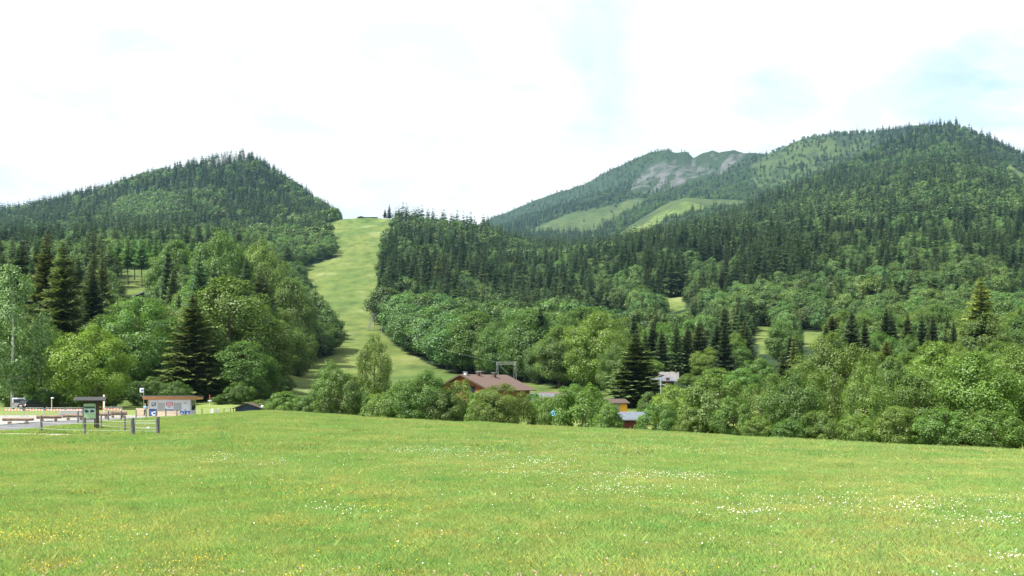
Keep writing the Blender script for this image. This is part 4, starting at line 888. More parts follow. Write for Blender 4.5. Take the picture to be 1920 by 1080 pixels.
M['roofpink'] = simple('weathered_grey_roof', (0.12, 0.115, 0.12), 0.7, 0.15, 2, c2=(0.165, 0.155, 0.155))
M['darkwood'] = simple('dark_stained_wood', (0.045, 0.030, 0.024), 0.8, 0.3, 3, stretch=(1, 1, 5), c2=(0.08, 0.055, 0.04))
M['redwood'] = simple('red_brown_boards', (0.13, 0.035, 0.020), 0.75, 0.25, 3, stretch=(4, 4, 0.5), c2=(0.20, 0.055, 0.03))
M['larchwood'] = simple('orange_brown_timber', (0.24, 0.062, 0.020), 0.7, 0.22, 2.5, stretch=(0.4, 0.4, 9), c2=(0.33, 0.098, 0.034))
M['rooftile'] = simple('brown_roof_tiles', (0.075, 0.046, 0.036), 0.85, 0.2, 12, stretch=(6, 1, 1), c2=(0.125, 0.080, 0.064))
M['glass'] = simple('dark_window_glass', (0.02, 0.025, 0.03), 0.08, 0.1)
M['carblack'] = simple('black_car_paint', (0.012, 0.013, 0.016), 0.25, 0.1)
M['tyre'] = simple('tyre_rubber', (0.02, 0.02, 0.02), 0.9, 0.1)
M['yellowboard'] = simple('orange_yellow_board', (0.75, 0.36, 0.03), 0.6, 0.08)
M['concrete'] = simple('pale_stone', (0.36, 0.36, 0.345), 0.85, 0.12, 4)
M['mapgreen'] = simple('pale_green_map', (0.38, 0.55, 0.36), 0.5, 0.12, 9)
M['mapsky'] = simple('pale_sky_print', (0.50, 0.66, 0.78), 0.5, 0.08)
M['darkgreen'] = simple('dark_green_print', (0.03, 0.07, 0.05), 0.5, 0.2)
M['shingle'] = simple('dark_shingles', (0.028, 0.028, 0.030), 0.8, 0.3, 5)
M['tarp'] = simple('dark_blue_tarp', (0.012, 0.035, 0.09), 0.6, 0.3)  # blue darkened in the colour itself for deep shade under the trees
M['cyan'] = simple('turquoise_tarp', (0.12, 0.42, 0.60), 0.6, 0.12)
M['skin'] = simple('skin', (0.52, 0.31, 0.22), 0.6, 0.05)
M['hair'] = simple('fair_hair', (0.45, 0.33, 0.17), 0.8, 0.15)
M['trousers'] = simple('dark_trousers', (0.03, 0.035, 0.05), 0.85, 0.15)

# ------------------------------------------------------------------ road, gravel lot
def sheet(name, pts, z, mat, label):
    me_ = bpy.data.meshes.new(name); me_.from_pydata([(x, y, z) for x, y in pts], [], [tuple(range(len(pts)))]); me_.update()
    if me_.polygons[0].normal.z < 0: me_.flip_normals()
    me_.materials.append(mat); o = link(bpy.data.objects.new(name, me_)); tag(o, label, name, kind='structure'); return o
sheet('gravel_lot', [(-48.6, 60), (-48.6, 95), (-47.4, 99.2), (-44.0, 105), (-40.5, 109), (-43, 113), (-52, 113), (-62, 112.2), (-78, 114), (-100, 118), (-130, 118), (-130, 60)], 0.008, M['gravel'], 'pale gravel car park at the left')
sheet('road', [(-49.2, 20), (-41.5, 20), (-41.5, 96), (-40.6, 105), (-37.5, 110.5), (-34, 114), (-36, 117), (-40.5, 113), (-44.5, 105), (-47.8, 99), (-49.2, 95)], 0.020, M['asphalt'], 'grey asphalt road past the car park')
sheet('gravel_track', [(-48, 68.0), (-46, 71.6), (-41.3, 72.4), (-36, 70.6), (-31.5, 69.2), (-30, 68.0), (-33, 67.5), (-38, 67.2)], 0.032, M['gravel2'], 'pale gravel strip along the meadow edge')
mb = MB(); mb.box((-49.25, 60, 0.05), (0.16, 70, 0.10)); o = mb.build('kerb', M['concrete']); tag(o, 'pale kerb line between road and car park', 'kerb', kind='structure')

# ------------------------------------------------------------------ ticket kiosk
kY = 110.6; ks = kY / F
kio = empty('ticket_kiosk', at(318, kY), R(3)); tag(kio, 'white ticket kiosk with orange wood eaves and posters on its front', 'kiosk')
kx = lambda p: (p - 318) * ks
kz = lambda y: HC - (y - HY) * ks
def kpan(name, x0, x1, y0, y1, mat, yy=-0.02, parent=None, th=0.03, label=None):
    b = MB().box(((kx(x0) + kx(x1)) / 2, yy, (kz(y0) + kz(y1)) / 2), (kx(x1) - kx(x0), th, kz(y0) - kz(y1))); o = b.build(name, mat, parent or kio)
    if label: o['label'] = label
    return o
MB().box((0, 1.1, 1.03), (kx(357) - kx(279.5), 2.2, 2.06)).build('wall', M['white'], kio)
rf = MB().prism([(-0.62, 2.50), (2.6, 2.36), (2.6, 2.44), (-0.62, 2.58)], 'x', kx(266.5), kx(371)).build('roof', M['roofgrey'], kio)
MB().prism([(-0.60, 2.49), (2.5, 2.355), (2.5, 2.07), (-0.06, 2.07)], 'x', kx(270), kx(369)).build('eaves_boarding', M['pine'], rf)
MB().box((kx(279.2), -0.03, 1.05), (0.10, 0.12, 2.0)).build('corner_post', M['palewood'], kio)
kpan('shutter', 297, 310, 755, 770, M['greyp']); kpan('shutter', 326.7, 339.5, 755, 770, M['greyp'])
kpan('counter_boarding', 296, 341, 770.3, 781.5, M['palewood'], -0.05, th=0.08)
ps = kpan('poster', 281.5, 296, 750.5, 766, M['white'], -0.06, label='white poster with a dark square emblem')
kpan('emblem', 285, 293.5, 753.5, 761.5, M['darkgrey'], -0.085, ps, 0.012); kpan('emblem_bar', 286, 292.5, 754.6, 756.2, M['white'], -0.10, ps, 0.012)
kpan('emblem_bar', 286, 290, 757.4, 758.6, M['white'], -0.10, ps, 0.012); kpan('emblem_bar', 289, 292.5, 759.4, 760.4, M['white'], -0.10, ps, 0.012)
ps = kpan('banner', 280.8, 294.5, 766.8, 779.5, M['blue'], -0.06, label='blue and white banner')
b = MB(); b.prism([(kx(281), kz(766.8)), (kx(294.4), kz(769.6)), (kx(294.4), kz(779)), (kx(286.5), kz(779)), (kx(284.5), kz(773))][1:], 'y', -0.10, -0.09); b.build('banner_motif', M['white'], ps)
kpan('banner_spot', 288, 292, 773, 776, M['blue'], -0.108, ps, 0.008)
ps = kpan('poster', 310.2, 326, 752.8, 769, M['white'], -0.06, label='white poster with a red box at the top')
rb = kpan('red_box', 312, 324.6, 754.2, 760.2, M['redp'], -0.085, ps, 0.012)
for a_, b_, c_ in ((314, 316.8, 0), (317.6, 319.4, 0), (320, 322.8, 0), (313.6, 318, 1), (318.8, 323.2, 1)): kpan('print', a_, b_, 755.5 + 2.3 * c_, 756.8 + 2.3 * c_, M['white'], -0.098, ps, 0.008)
kpan('print', 315, 321, 761.8, 762.6, M['darkgrey'], -0.085, ps, 0.008); kpan('print', 316, 320, 763.6, 764.3, M['darkgrey'], -0.085, ps, 0.008)
kpan('print', 312, 325, 767.4, 769, M['blue'], -0.085, ps, 0.012)
ps = kpan('poster', 340.5, 355.5, 751.5, 770, M['white'], -0.06, label='white board with a thin dark heading')
kpan('print', 343, 351.5, 755.6, 756.7, M['greyp'], -0.085, ps, 0.008); kpan('print', 345, 349.5, 753.7, 754.6, M['redp'], -0.085, ps, 0.008)
ps = kpan('banner', 337.5, 356, 770.3, 775.5, M['blue'], -0.11, label='blue banner along the foot of the wall')
b = MB()
for q_ in (341, 346.5, 352): b.prism([(kx(q_ - 1.6), kz(775.2)), (kx(q_ + 1.2), kz(775.2)), (kx(q_ + 0.4), kz(772.2))], 'y', -0.14, -0.13)
b.build('banner_motif', M['white'], ps)
b = MB().box((kx(357) + 0.02, 1.1, 1.3), (0.03, 1.5, 1.2)); b.build('side_window', M['glass'], kio)
b = MB().tube((0, 0, 0), (0, 0, 3.55), 0.035); so = empty('flag_sign', at(269.5, 111.5)); tag(so, 'small white and blue sign on a pole at the left corner of the ticket kiosk', 'sign')
b.build('pole', M['galv'], so)
pn = MB().box((-0.26, 0, 3.22), (0.50, 0.03, 0.55)).build('panel', M['white'], so)
MB().box((-0.2, -0.022, 3.2), (0.26, 0.012, 0.22)).build('emblem', M['blue'], pn)
# pale crate
cr_ = empty('plank_crate', at(264, 111)); tag(cr_, 'pale wooden plank box beside the left wall of the ticket kiosk', 'crate')
b = MB()
for i in range(4): b.box((0, -0.3, 0.14 + i * 0.24), (0.95, 0.04, 0.2)); b.box((0.47, 0, 0.14 + i * 0.24), (0.04, 0.6, 0.2)); b.box((-0.47, 0, 0.14 + i * 0.24), (0.04, 0.6, 0.2)); b.box((0, 0.3, 0.14 + i * 0.24), (0.9, 0.04, 0.2))
b.build('boards', M['palewood'], cr_)
b = MB()
for sx in (-1, 1):
    for sy in (-1, 1): b.box((sx * 0.44, sy * 0.26, 0.5), (0.06, 0.06, 1.0))
b.build('corner_battens', M['palewood'], cr_)
# person
def skin_obj(name, verts, edges, rad, mat, parent, root=0, sub=1):
    me_ = bpy.data.meshes.new(name); me_.from_pydata(verts, edges, []); me_.update()
    o = link(bpy.data.objects.new(name, me_), parent)
    md = o.modifiers.new('skin', 'SKIN'); md.use_smooth_shade = True
    for i, r_ in enumerate(rad):
        v = me_.skin_vertices[0].data[i]; v.radius = (r_, r_) if not isinstance(r_, tuple) else r_; v.use_root = (i == root)
    s_ = o.modifiers.new('sub', 'SUBSURF'); s_.levels = sub; s_.render_levels = sub
    me_.materials.append(mat); return o
pe = empty('person', at(272.5, 109.2), R(200), (0.9, 0.9, 0.9)); tag(pe, 'fair-haired person in a light blue top standing by the left corner of the kiosk', 'person')
V = [(0, 0, .93), (0, 0, 1.12), (0, 0, 1.32), (0, .01, 1.45), (0, .02, 1.53), (0, .03, 1.62), (0, .03, 1.71)]; E = [(0, 1), (1, 2), (2, 3), (3, 4), (4, 5), (5, 6)]; RD = [(.15, .11), (.125, .10), (.155, .105), (.06, .06), (.055, .055), (.078, .092), (.06, .07)]
def chain(V, E, RD, start, pts, rads):
    p = start
    for q_, r_ in zip(pts, rads): V.append(q_); RD.append(r_); E.append((p, len(V) - 1)); p = len(V) - 1
    return p
for s in (-1, 1):
    chain(V, E, RD, 0, [(s * .09, 0, .86), (s * .10, .01, .48), (s * .10, -.02, .10), (s * .11, .11, .045)], [.085, .055, .042, .035])
    hnd = chain(V, E, RD, 2, [(s * .17, 0, 1.36), (s * .23, -.02, 1.10), (s * .22, .12, .92), (s * .21, .20, .88)], [.055, .042, .033, .03])
    for k, (dx, ln) in enumerate(((-.03, .065), (-.01, .08), (.012, .075), (.032, .06))):
        chain(V, E, RD, hnd, [(s * .21 + dx, .24, .865), (s * .21 + dx * 1.2, .24 + ln * .6, .845), (s * .21 + dx * 1.2, .24 + ln, .815)], [.010, .009, .008])
    chain(V, E, RD, hnd, [(s * .17, .225, .885), (s * .16, .26, .87)], [.011, .009])
bd = skin_obj('body', V, E, RD, M['skin'], pe)
b = MB().box((0, .125, 1.635), (.024, .03, .03)); b.build('nose', M['skin'], bd, smooth=True)
b = MB().box((.03, .112, 1.665), (.02, .012, .012)); b.box((-.03, .112, 1.665), (.02, .012, .012)); b.build('eyes', M['glass'], bd)
V = [(0, 0, .95), (0, 0, 1.12), (0, 0, 1.33), (0, 0, 1.42)]; E = [(0, 1), (1, 2), (2, 3)]; RD = [(.17, .13), (.145, .12), (.175, .125), (.07, .07)]
for s in (-1, 1): chain(V, E, RD, 2, [(s * .18, 0, 1.37), (s * .235, -.02, 1.16)], [.068, .06])
skin_obj('top', V, E, RD, M['lightblue'], pe)
V = [(0, 0, .97)]; E = []; RD = [(.16, .125)]
for s in (-1, 1): chain(V, E, RD, 0, [(s * .09, 0, .86), (s * .10, .01, .48), (s * .10, -.02, .14)], [.10, .072, .058])
skin_obj('trousers', V, E, RD, M['trousers'], pe)
skin_obj('hair', [(0, -.01, 1.60), (0, -.005, 1.68), (0, .02, 1.735)], [(0, 1), (1, 2)], [.085, .098, .075], M['hair'], pe)

# ------------------------------------------------------------------ notice board
nb_ = empty('notice_board', at(169, 76), R(18)); tag(nb_, 'wooden notice board with a dark roof and a green map panel beside the road', 'notice board')
s_ = 76 / F
MB().box((-0.50, 0, 1.3), (0.13, 0.13, 2.6)).build('post', M['darkwood'], nb_)
MB().box((0.58, 0.0, 1.3), (0.24, 0.2, 2.6)).build('post', M['darkwood'], nb_)
MB().box((0.36, 0.1, 0.55), (0.10, 0.1, 1.1)).build('brace', M['darkwood'], nb_)
pn = MB().box((-0.03, -0.06, 1.68), (0.92, 0.05, 1.28)).build('panel', M['mapgreen'], nb_)
for nm_, x_, z_, sx, sz, mt in (('heading', -0.03, 2.21, 0.90, 0.20, 'mapgreen'), ('print_strip', -0.03, 2.00, 0.84, 0.16, 'darkgreen'), ('picture_sky', -0.03, 1.70, 0.88, 0.34, 'mapsky')):
    MB().box((x_, -0.095, z_), (sx, 0.012, sz)).build(nm_, M[mt], pn)
b = MB(); b.prism([(-.40, 1.56), (-.44, 1.72), (-.36, 1.82), (-.22, 1.79), (-.10, 1.72), (-.10, 1.60), (-.22, 1.54)], 'y', -0.118, -0.106); b.prism([(.00, 1.60), (.02, 1.74), (.12, 1.80), (.24, 1.79), (.36, 1.70), (.38, 1.60), (.16, 1.57)], 'y', -0.118, -0.106); b.build('picture_hills', M['darkgreen'], pn)
MB().box((-0.03, -0.05, 1.0), (1.05, 0.09, 0.08)).build('lower_rail', M['darkwood'], nb_)
rf = MB().prism([(-0.75, 2.56), (-0.75, 2.62), (0.0, 2.90), (0.75, 2.62), (0.75, 2.56), (0, 2.82)], 'x', -1.22, 1.28).build('roof', M['shingle'], nb_)
MB().box((0.0, 0, 2.58), (2.2, 0.1, 0.12)).build('ridge_beam', M['darkwood'], nb_)

# ------------------------------------------------------------------ fences
def post_mesh(r, h):
    o = MB().tube((0, 0, -0.2), (0, 0, h - 0.04), r * 1.05, r, 10).tube((0, 0, h - 0.04), (0, 0, h), r, r * 0.75, 10).build('post', M['post']); m_ = o.data; bpy.data.objects.remove(o); return m_
def wire_fence(label, posts, wires, group=None):
    root = empty('wire_fence', at(posts[0][0], posts[0][1])); tag(root, label, 'fence', group); o0 = root.location
    pts = []
    for (p_, Y_, h_, r_) in posts:
        q_ = at(p_, Y_); m_ = bpy.data.objects.new('post', post_mesh(r_, h_)); m_.location = q_ - o0; m_.rotation_euler = (random.uniform(-.03, .03), random.uniform(-.03, .03), 0); link(m_, root); pts.append((q_ - o0, h_))
    for wz in wires:
        b = MB()
        for i in range(len(pts) - 1):
            p_, q_ = pts[i][0], pts[i + 1][0]; n_ = 4; sag = 0.03 * (q_ - p_).length / 4
            w_ = [p_.lerp(q_, j / n_) + Vector((0, -0.09, min(wz, pts[i][1] - .1) - sag * 4 * (j / n_) * (1 - j / n_))) for j in range(n_ + 1)]
            b.path(w_, [0.013] * (n_ + 1), 4)
        b.build('wire', M['wire'], root)
wire_fence('front wire fence on grey posts along the meadow edge left of the gate', [(-6, 74, 1.4, .07), (78, 71.5, 1.45, .085), (159, 68.6, 1.42, .10), (249, 68.2, 1.42, .15)], [0.45, 0.95])
wire_fence('short wire fence on three thin posts behind the notice board', [(190, 75.6, 1.40, .07), (234, 72, 1.45, .07), (293, 70.2, 1.3, .07)], [0.5, 0.95])
wire_fence('long wire fence on thin posts running back along the road to the kiosk', [(146, 88.7, 1.33, .075), (203, 94.5, 1.15, .07), (227, 95, 1.15, .07), (255, 101.5, 1.05, .06), (274, 103, 1.05, .06), (292.5, 104, 1.05, .06), (311, 105.5, 1.1, .07), (332, 106, 1.0, .06), (347, 107, 1.0, .06), (379, 112, 0.9, .05), (420, 116, 0.6, .05), (432, 118, .6, .05)], [0.45, 0.8])
g_ = empty('wire_gate', at(251, 68.6)); tag(g_, 'pasture gate of five wires hung between a thick and a round grey post', 'gate')
MB().tube((1.84, 0.02, -0.2), (1.84, 0.02, 1.45), 0.145, 0.14, 12).build('post', M['post'], g_)
for z_ in (0.12, 0.38, 0.66, 0.94, 1.18): MB().path([(0.02, 0, z_), (0.9, 0.0, z_ - 0.015 + random.uniform(-.02, .02)), (1.78, 0, z_)], [0.014] * 3, 5).build('wire', M['wire'], g_)
MB().tube((0.08, 0, 0.05), (0.08, 0, 1.28), 0.025, n=8).build('stretcher', M['galv'], g_)
MB().box((1.1, 0, 0.63), (0.22, 0.03, 0.14)).build('tag', M['white'], g_)
# ------------------------------------------------------------------ log seats
def log_seat(px_, Y_, L_, rd_, rz, label, dz=0.0, sup=0.32):
    r_ = empty('log_bench', at(px_, Y_), rz); tag(r_, label, 'log bench', 'log benches along the car park')
    z_ = sup + rd_
    lg = MB().path([(-L_ / 2, 0, z_), (-L_ / 4, 0.02, z_ + .02), (L_ / 4, -0.01, z_ - .01), (L_ / 2, 0, z_)], [rd_ * 1.04, rd_, rd_ * 0.97, rd_ * .93], 14).build('log', M['log'], r_)
    for s in (-1, 1): MB().tube((s * (L_ / 2 + .012), 0, z_), (s * (L_ / 2 + .002), 0, z_), rd_ * .84, rd_ * .84, 14).build('cut_end', M['logend'], lg)
    for s in (-1, 1): MB().tube((s * L_ * .27, -0.42, sup * .5), (s * L_ * .27, 0.42, sup * .5), sup * .5, sup * .5, 12).build('support', M['log'], r_)
log_seat(34, 88.5, 2.75, 0.15, R(24), 'log bench nearest the left edge of the picture, lowest and most weathered')
log_seat(92, 94, 2.35, 0.19, R(26), 'log bench behind the first fence post, thick rough trunk')
log_seat(140, 98, 2.35, 0.17, R(24), 'log bench to the left of the notice board panel')
log_seat(188, 102, 2.3, 0.20, R(20), 'log bench just right of the notice board post')
log_seat(221, 104.5, 2.0, 0.27, R(24), 'thickest log bench, last before the kiosk, with a pale cut end')
# ------------------------------------------------------------------ barriers
def barrier_parts():
    r_ = empty('crowd_barrier', (0, 0, 0))
    b = MB(); w_, h_ = 2.42, 1.12; x0 = -w_ / 2
    b.path([(x0, 0, .18), (x0, 0, h_ - .1), (x0 + .1, 0, h_), (-x0 - .1, 0, h_), (-x0, 0, h_ - .1), (-x0, 0, .18)], [0.022] * 6, 8); b.tube((x0, 0, .2), (-x0, 0, .2), .02)
    b.build('frame', M['galv'], r_)
    b = MB()
    for i in range(1, 20): b.tube((x0 + w_ * i / 20, 0, .2), (x0 + w_ * i / 20, 0, h_ - .03), .009, n=5)
    b.build('bars', M['galv'], r_)
    for s in (-1, 1): MB().path([(s * .95 - .0, -.34, .02), (s * .95, -.05, .18), (s * .95, .05, .18), (s * .95, .34, .02)], [.02] * 4, 7).build('foot', M['galv'], r_)
    b = MB(); b2 = MB()
    for i in range(12): (b if i % 2 == 0 else b2).box((x0 + .1 + (i + .5) * 2.2 / 12, -.035, .88 + .02 * math.sin(i)), (2.2 / 12 - .004, .012, .17))
    tp_ = b.build('tape', M['orange'], r_); b2.build('tape_blocks', M['white'], tp_)
    return r_
bar0 = barrier_parts()
def copy_tree(o, parent=None):
    c_ = o.copy(); col.objects.link(c_); c_.parent = parent
    for ch in list(o.children): copy_tree(ch, c_)
    return c_
for i, (p_, lb) in enumerate(((25, 'steel crowd barrier with orange tape in front of the white van'), (64.5, 'steel crowd barrier with orange tape in front of the black car'), (103.5, 'steel crowd barrier with orange tape just left of the pale board stack'), (141, 'steel crowd barrier with orange tape behind the pale board stack'), (211, 'steel crowd barrier with orange tape standing right of the notice board'))):
    o = bar0 if i == 0 else copy_tree(bar0)
    o.location = at(p_, 107 if i < 4 else 110); o.rotation_euler = (0, 0, R((2, -2, 1, 0, 5)[i])); tag(o, lb, 'barrier', 'crowd barriers around the car park')
bs_ = empty('board_stack', at(134, 104.6), R(4)); tag(bs_, 'stack of pale whitish boards in front of the crowd barriers', 'stack of boards')
for i in range(6):
    MB().box((random.uniform(-.05, .05), 0, .09 + i * .15), (2.9 - .06 * i, .8, .12), (0, 0, random.uniform(-.02, .02))).build('board', M['concrete'], bs_)
# ------------------------------------------------------------------ vehicles
def wheel(parent, x, y, r_=.32):
    w_ = MB().tube((x - .11, y, r_), (x + .11, y, r_), r_, n=20).build('wheel', M['tyre'], parent)
    MB().tube((x - .12, y, r_), (x + .12, y, r_), r_ * .6, n=14).build('rim', M['galv'], w_)
vn = empty('white_van', at(35, 137), R(29)); tag(vn, 'white van parked behind the crowd barriers at the left edge, seen from behind', 'van')
bd = MB().prism([(-2.1, .35), (-2.15, .95), (-2.0, 1.75), (-1.85, 1.88), (1.3, 1.88), (1.9, 1.15), (2.3, 1.0), (2.35, .35)], 'x', -.84, .84).build('body', M['white'], vn, bevel=.05)
MB().prism([(-2.16, 1.15), (-2.07, 1.70), (-2.02, 1.70), (-2.10, 1.15)], 'x', -.68, .68).build('rear_window', M['glass'], vn)
for s in (-1, 1):
    MB().box((s * .845, -.9, 1.4), (.02, 1.4, .45)).build('side_window', M['glass'], vn)
    MB().box((s * .76, -2.14, 1.0), (.12, .06, .3)).build('tail_light', M['redp'], vn)
MB().box((0, -2.17, .45), (1.6, .12, .18)).build('bumper', M['greyp'], vn); MB().box((0, -2.17, .78), (.5, .03, .11)).build('number_plate', M['white'], vn)
for x_ in (-.75, .75):
    for y_ in (-1.35, 1.45): wheel(vn, x_, y_)
cr2 = empty('black_car', at(65, 135), R(-25)); tag(cr2, 'black estate car parked behind the crowd barriers beside the white van', 'car')
MB().prism([(-2.2, .32), (-2.28, .75), (-2.1, .98), (1.1, 1.02), (2.1, .85), (2.2, .35)], 'x', -.88, .88).build('body', M['carblack'], cr2, bevel=.06)
cb = MB().prism([(-2.05, .98), (-1.7, 1.50), (-1.3, 1.56), (.1, 1.53), (.95, 1.02)], 'x', -.72, .72).build('cabin', M['glass'], cr2, bevel=.03)
MB().box((0, -.8, 1.57), (1.3, 1.4, .05)).build('roof_panel', M['carblack'], cr2, bevel=.015)
MB().box((0, -2.28, .72), (.52, .03, .12)).build('number_plate', M['white'], cr2)
for s in (-1, 1): MB().box((s * .72, -2.24, .82), (.22, .06, .14)).build('tail_light', M['redp'], cr2)
for x_ in (-.8, .8):
    for y_ in (-1.4, 1.35): wheel(cr2, x_, y_)
c3 = empty('white_car', at(1008, 112), R(70)); tag(c3, 'white car just showing behind the hedge below the grey annexe roof', 'car')
MB().prism([(-2.1, .32), (-2.15, .75), (-2.0, .92), (1.0, .95), (2.0, .8), (2.1, .35)], 'x', -.85, .85).build('body', M['white'], c3, bevel=.06)
MB().prism([(-1.9, .92), (-1.5, 1.42), (.1, 1.45), (.95, .94)], 'x', -.70, .70).build('cabin', M['glass'], c3, bevel=.03)
MB().box((0, -.7, 1.45), (1.25, 1.3, .05)).build('roof_panel', M['white'], c3, bevel=.015)
for x_ in (-.8, .8):
    for y_ in (-1.3, 1.3): wheel(c3, x_, y_)
# ------------------------------------------------------------------ marker posts
mp_ = empty('marker_post', at(195.2, 117)); tag(mp_, 'thick white marker post with an orange colour fringe right of the notice board roof', 'marker post')
MB().box((0, 0, 1.3), (.18, .12, 2.6)).build('post', M['white'], mp_); MB().box((-.115, 0, 1.3), (.05, .10, 2.5)).build('fringe_strip', M['orange'], mp_)  # orange strip added to imitate a lens colour fringe on the left edge
mp_ = empty('signpost', at(393.3, 117)); tag(mp_, 'thin pole with a red top and a small white sign right of the kiosk', 'signpost')
hh = ztop(740, 117) - mp_.location.z
MB().tube((0, 0, 0), (0, 0, hh - .7), .05, n=8).build('pole', M['palewood'], mp_); MB().tube((0, 0, hh - .7), (0, 0, hh), .06, n=8).build('red_tip', M['redp'], mp_); MB().box((.02, -.07, hh - .8), (.5, .03, .16)).build('sign_panel', M['white'], mp_)
for p_, lb in ((398, 'left of two small white round topped stones right of the kiosk'), (407.5, 'right of two small white round topped stones right of the kiosk')):
    b = MB(); hh = ztop(766.3, 117.5) - at(p_, 117.5).z
    b.prism([(-.2, -.1), (-.2, hh - .2)] + [(-.2 * math.cos(a_ * PI / 8), hh - .2 + .2 * math.sin(a_ * PI / 8)) for a_ in range(1, 8)] + [(.2, hh - .2), (.2, -.1)], 'y', -.12, .12)
    o = b.build('marker_stone', M['white'], bevel=.015); o.location = at(p_, 117.5); tag(o, lb, 'marker stone')
lp = empty('wooden_post', at(97, 125)); tag(lp, 'thin post with a small white cap lamp behind the crowd barriers', 'post')
MB().tube((0, 0, 0), (0, 0, 2.0), .06, n=8).build('post', M['palewood'], lp); MB().tube((0.1, 0, 2.0), (0.1, 0, 2.12), .26, .08, 10).build('cap', M['white'], lp)
tn_ = empty('blue_tent', at(467, 127.5, 0.05), R(6)); tag(tn_, 'low dark roofed shelter with a blue tarp side at the edge of the trees', 'shelter')
MB().prism([(-2.1, .65), (-2.1, .72), (0, 1.52), (2.1, .72), (2.1, .65), (0, 1.42)], 'y', -1.6, 1.6).build('roof', M['darkwood'], tn_)
MB().prism([(-1.7, .1), (-1.7, .76), (-.2, 1.28), (.2, 1.28), (1.7, .76), (1.7, .1)], 'y', -1.1, -1.05).build('tarp', M['tarp'], tn_)
for s in (-1, 1):
    for y_ in (-1.4, 1.4): MB().box((s * 1.9, y_, .4), (.09, .09, .8)).build('leg', M['darkwood'], tn_)
b = MB()
for k_ in range(6):
    a0, a1 = -PI / 2 + PI * k_ / 6, -PI / 2 + PI * (k_ + 1) / 6
    b.tube((0, 0, .23 * math.sin(a0)), (0, 0, .23 * math.sin(a1)), max(.005, .23 * math.cos(a0)), max(.005, .23 * math.cos(a1)), 12, cap=False)
pl_ = empty('globe_lamp', at(492, 126)); tag(pl_, 'white globe lamp at the right end of the low blue shelter', 'lamp'); pz = ztop(762.5, 126) - pl_.location.z
o = b.build('globe', M['white'], pl_, smooth=True); o.location = (0, 0, pz)
MB().tube((0, 0, 0), (0, 0, pz - .2), .05).build('pole', M['darkwood'], pl_)

# ------------------------------------------------------------------ houses
def window(parent, x, y, z, w_, h_, axis='y', s=-1, frame='white'):
    if axis == 'y':
        f_ = MB().box((x, y, z), (w_ + .16, .08, h_ + .16)).build('window', M[frame], parent); MB().box((x, y + s * .05, z), (w_, .03, h_)).build('pane', M['glass'], f_)
    else:
        f_ = MB().box((x, y, z), (.08, w_ + .16, h_ + .16)).build('window', M[frame], parent); MB().box((x + s * .05, y, z), (.03, w_, h_)).build('pane', M['glass'], f_)
def chalet(name, px_, Y_, base, rz, hw, L_, eave, apex, wallm, roofm, label, cat='house', over=0.9, th=.16, fascia='darkwood', wins=(), chim=()):
    p_ = at(px_, Y_); p_.z = base; r_ = empty(name, p_, rz); tag(r_, label, cat)
    sl = (apex - eave) / hw
    MB().prism([(-hw, 0), (hw, 0), (hw, eave), (0, apex), (-hw, eave)], 'y', 0, L_).build('wall', M[wallm], r_)
    ho = hw + over; ze = apex - sl * ho
    rf = MB().prism([(-ho, ze + .03), (0, apex + .03), (ho, ze + .03), (ho, ze + .03 + th), (0, apex + .03 + th), (-ho, ze + .03 + th)], 'y', -over, L_ + over * .6).build('roof', M[roofm], r_)
    MB().prism([(-ho - .03, ze - .08), (0, apex - .08), (ho + .03, ze - .08), (ho + .03, ze + th + .06), (0, apex + th + .06), (-ho - .03, ze + th + .06)], 'y', -over - .07, -over - .003).build('bargeboard', M[fascia], rf)
    for (wx, wz, ww, wh) in wins: window(r_, wx, -.03, wz, ww, wh, frame='darkwood' if wallm != 'offwhite' else 'white')
    for (cx_, cy_, cw, ch_, cm) in chim:
        zc = apex - sl * abs(cx_); c_ = MB().box((cx_, cy_, zc + ch_ / 2 - .1), (cw, cw, ch_ + .4)).build('chimney', M[cm], rf); MB().box((cx_, cy_, zc + ch_ + .16), (cw + .25, cw + .25, .1)).build('chimney_cap', M['galv'], c_)
    return r_, rf
Yc = 170.0; bz = -2.4; ap = ztop(703.5, Yc) - bz
ch, chr_ = chalet('timber_chalet', 870, Yc, bz, R(-38), 6.4, 12.5, ap - 2.6, ap, 'larchwood', 'rooftile', 'large orange brown timber chalet with a broad brown tiled roof behind the hedge', over=1.15, wins=[(-1.6, 5.3, 1.5, 1.3), (2.0, 5.3, 1.5, 1.3), (-1.8, 2.3, 1.4, 1.3), (2.0, 2.3, 1.4, 1.3)],
    chim=[(0.5, 3.6, .55, .7, 'darkwood'), (1.3, 7.6, .6, .9, 'darkwood'), (-.8, 6.0, .8, 1.0, 'darkwood'), (0.2, 0.2, .5, .55, 'white')])
bal = MB().box((0, -.75, 3.45), (11, 1.4, .14)).build('balcony', M['larchwood'], ch)
b = MB(); 
for z_ in (3.75, 4.0, 4.25, 4.5): b.box((0, -1.42, z_), (11, .05, .18))
b.build('balcony_rail', M['larchwood'], bal)
b = MB()
for q_ in range(9): b.box((-5.3 + q_ * 1.325, -1.36, 4.0), (.1, .07, 1.15))
b.build('balcony_post', M['darkwood'], bal)
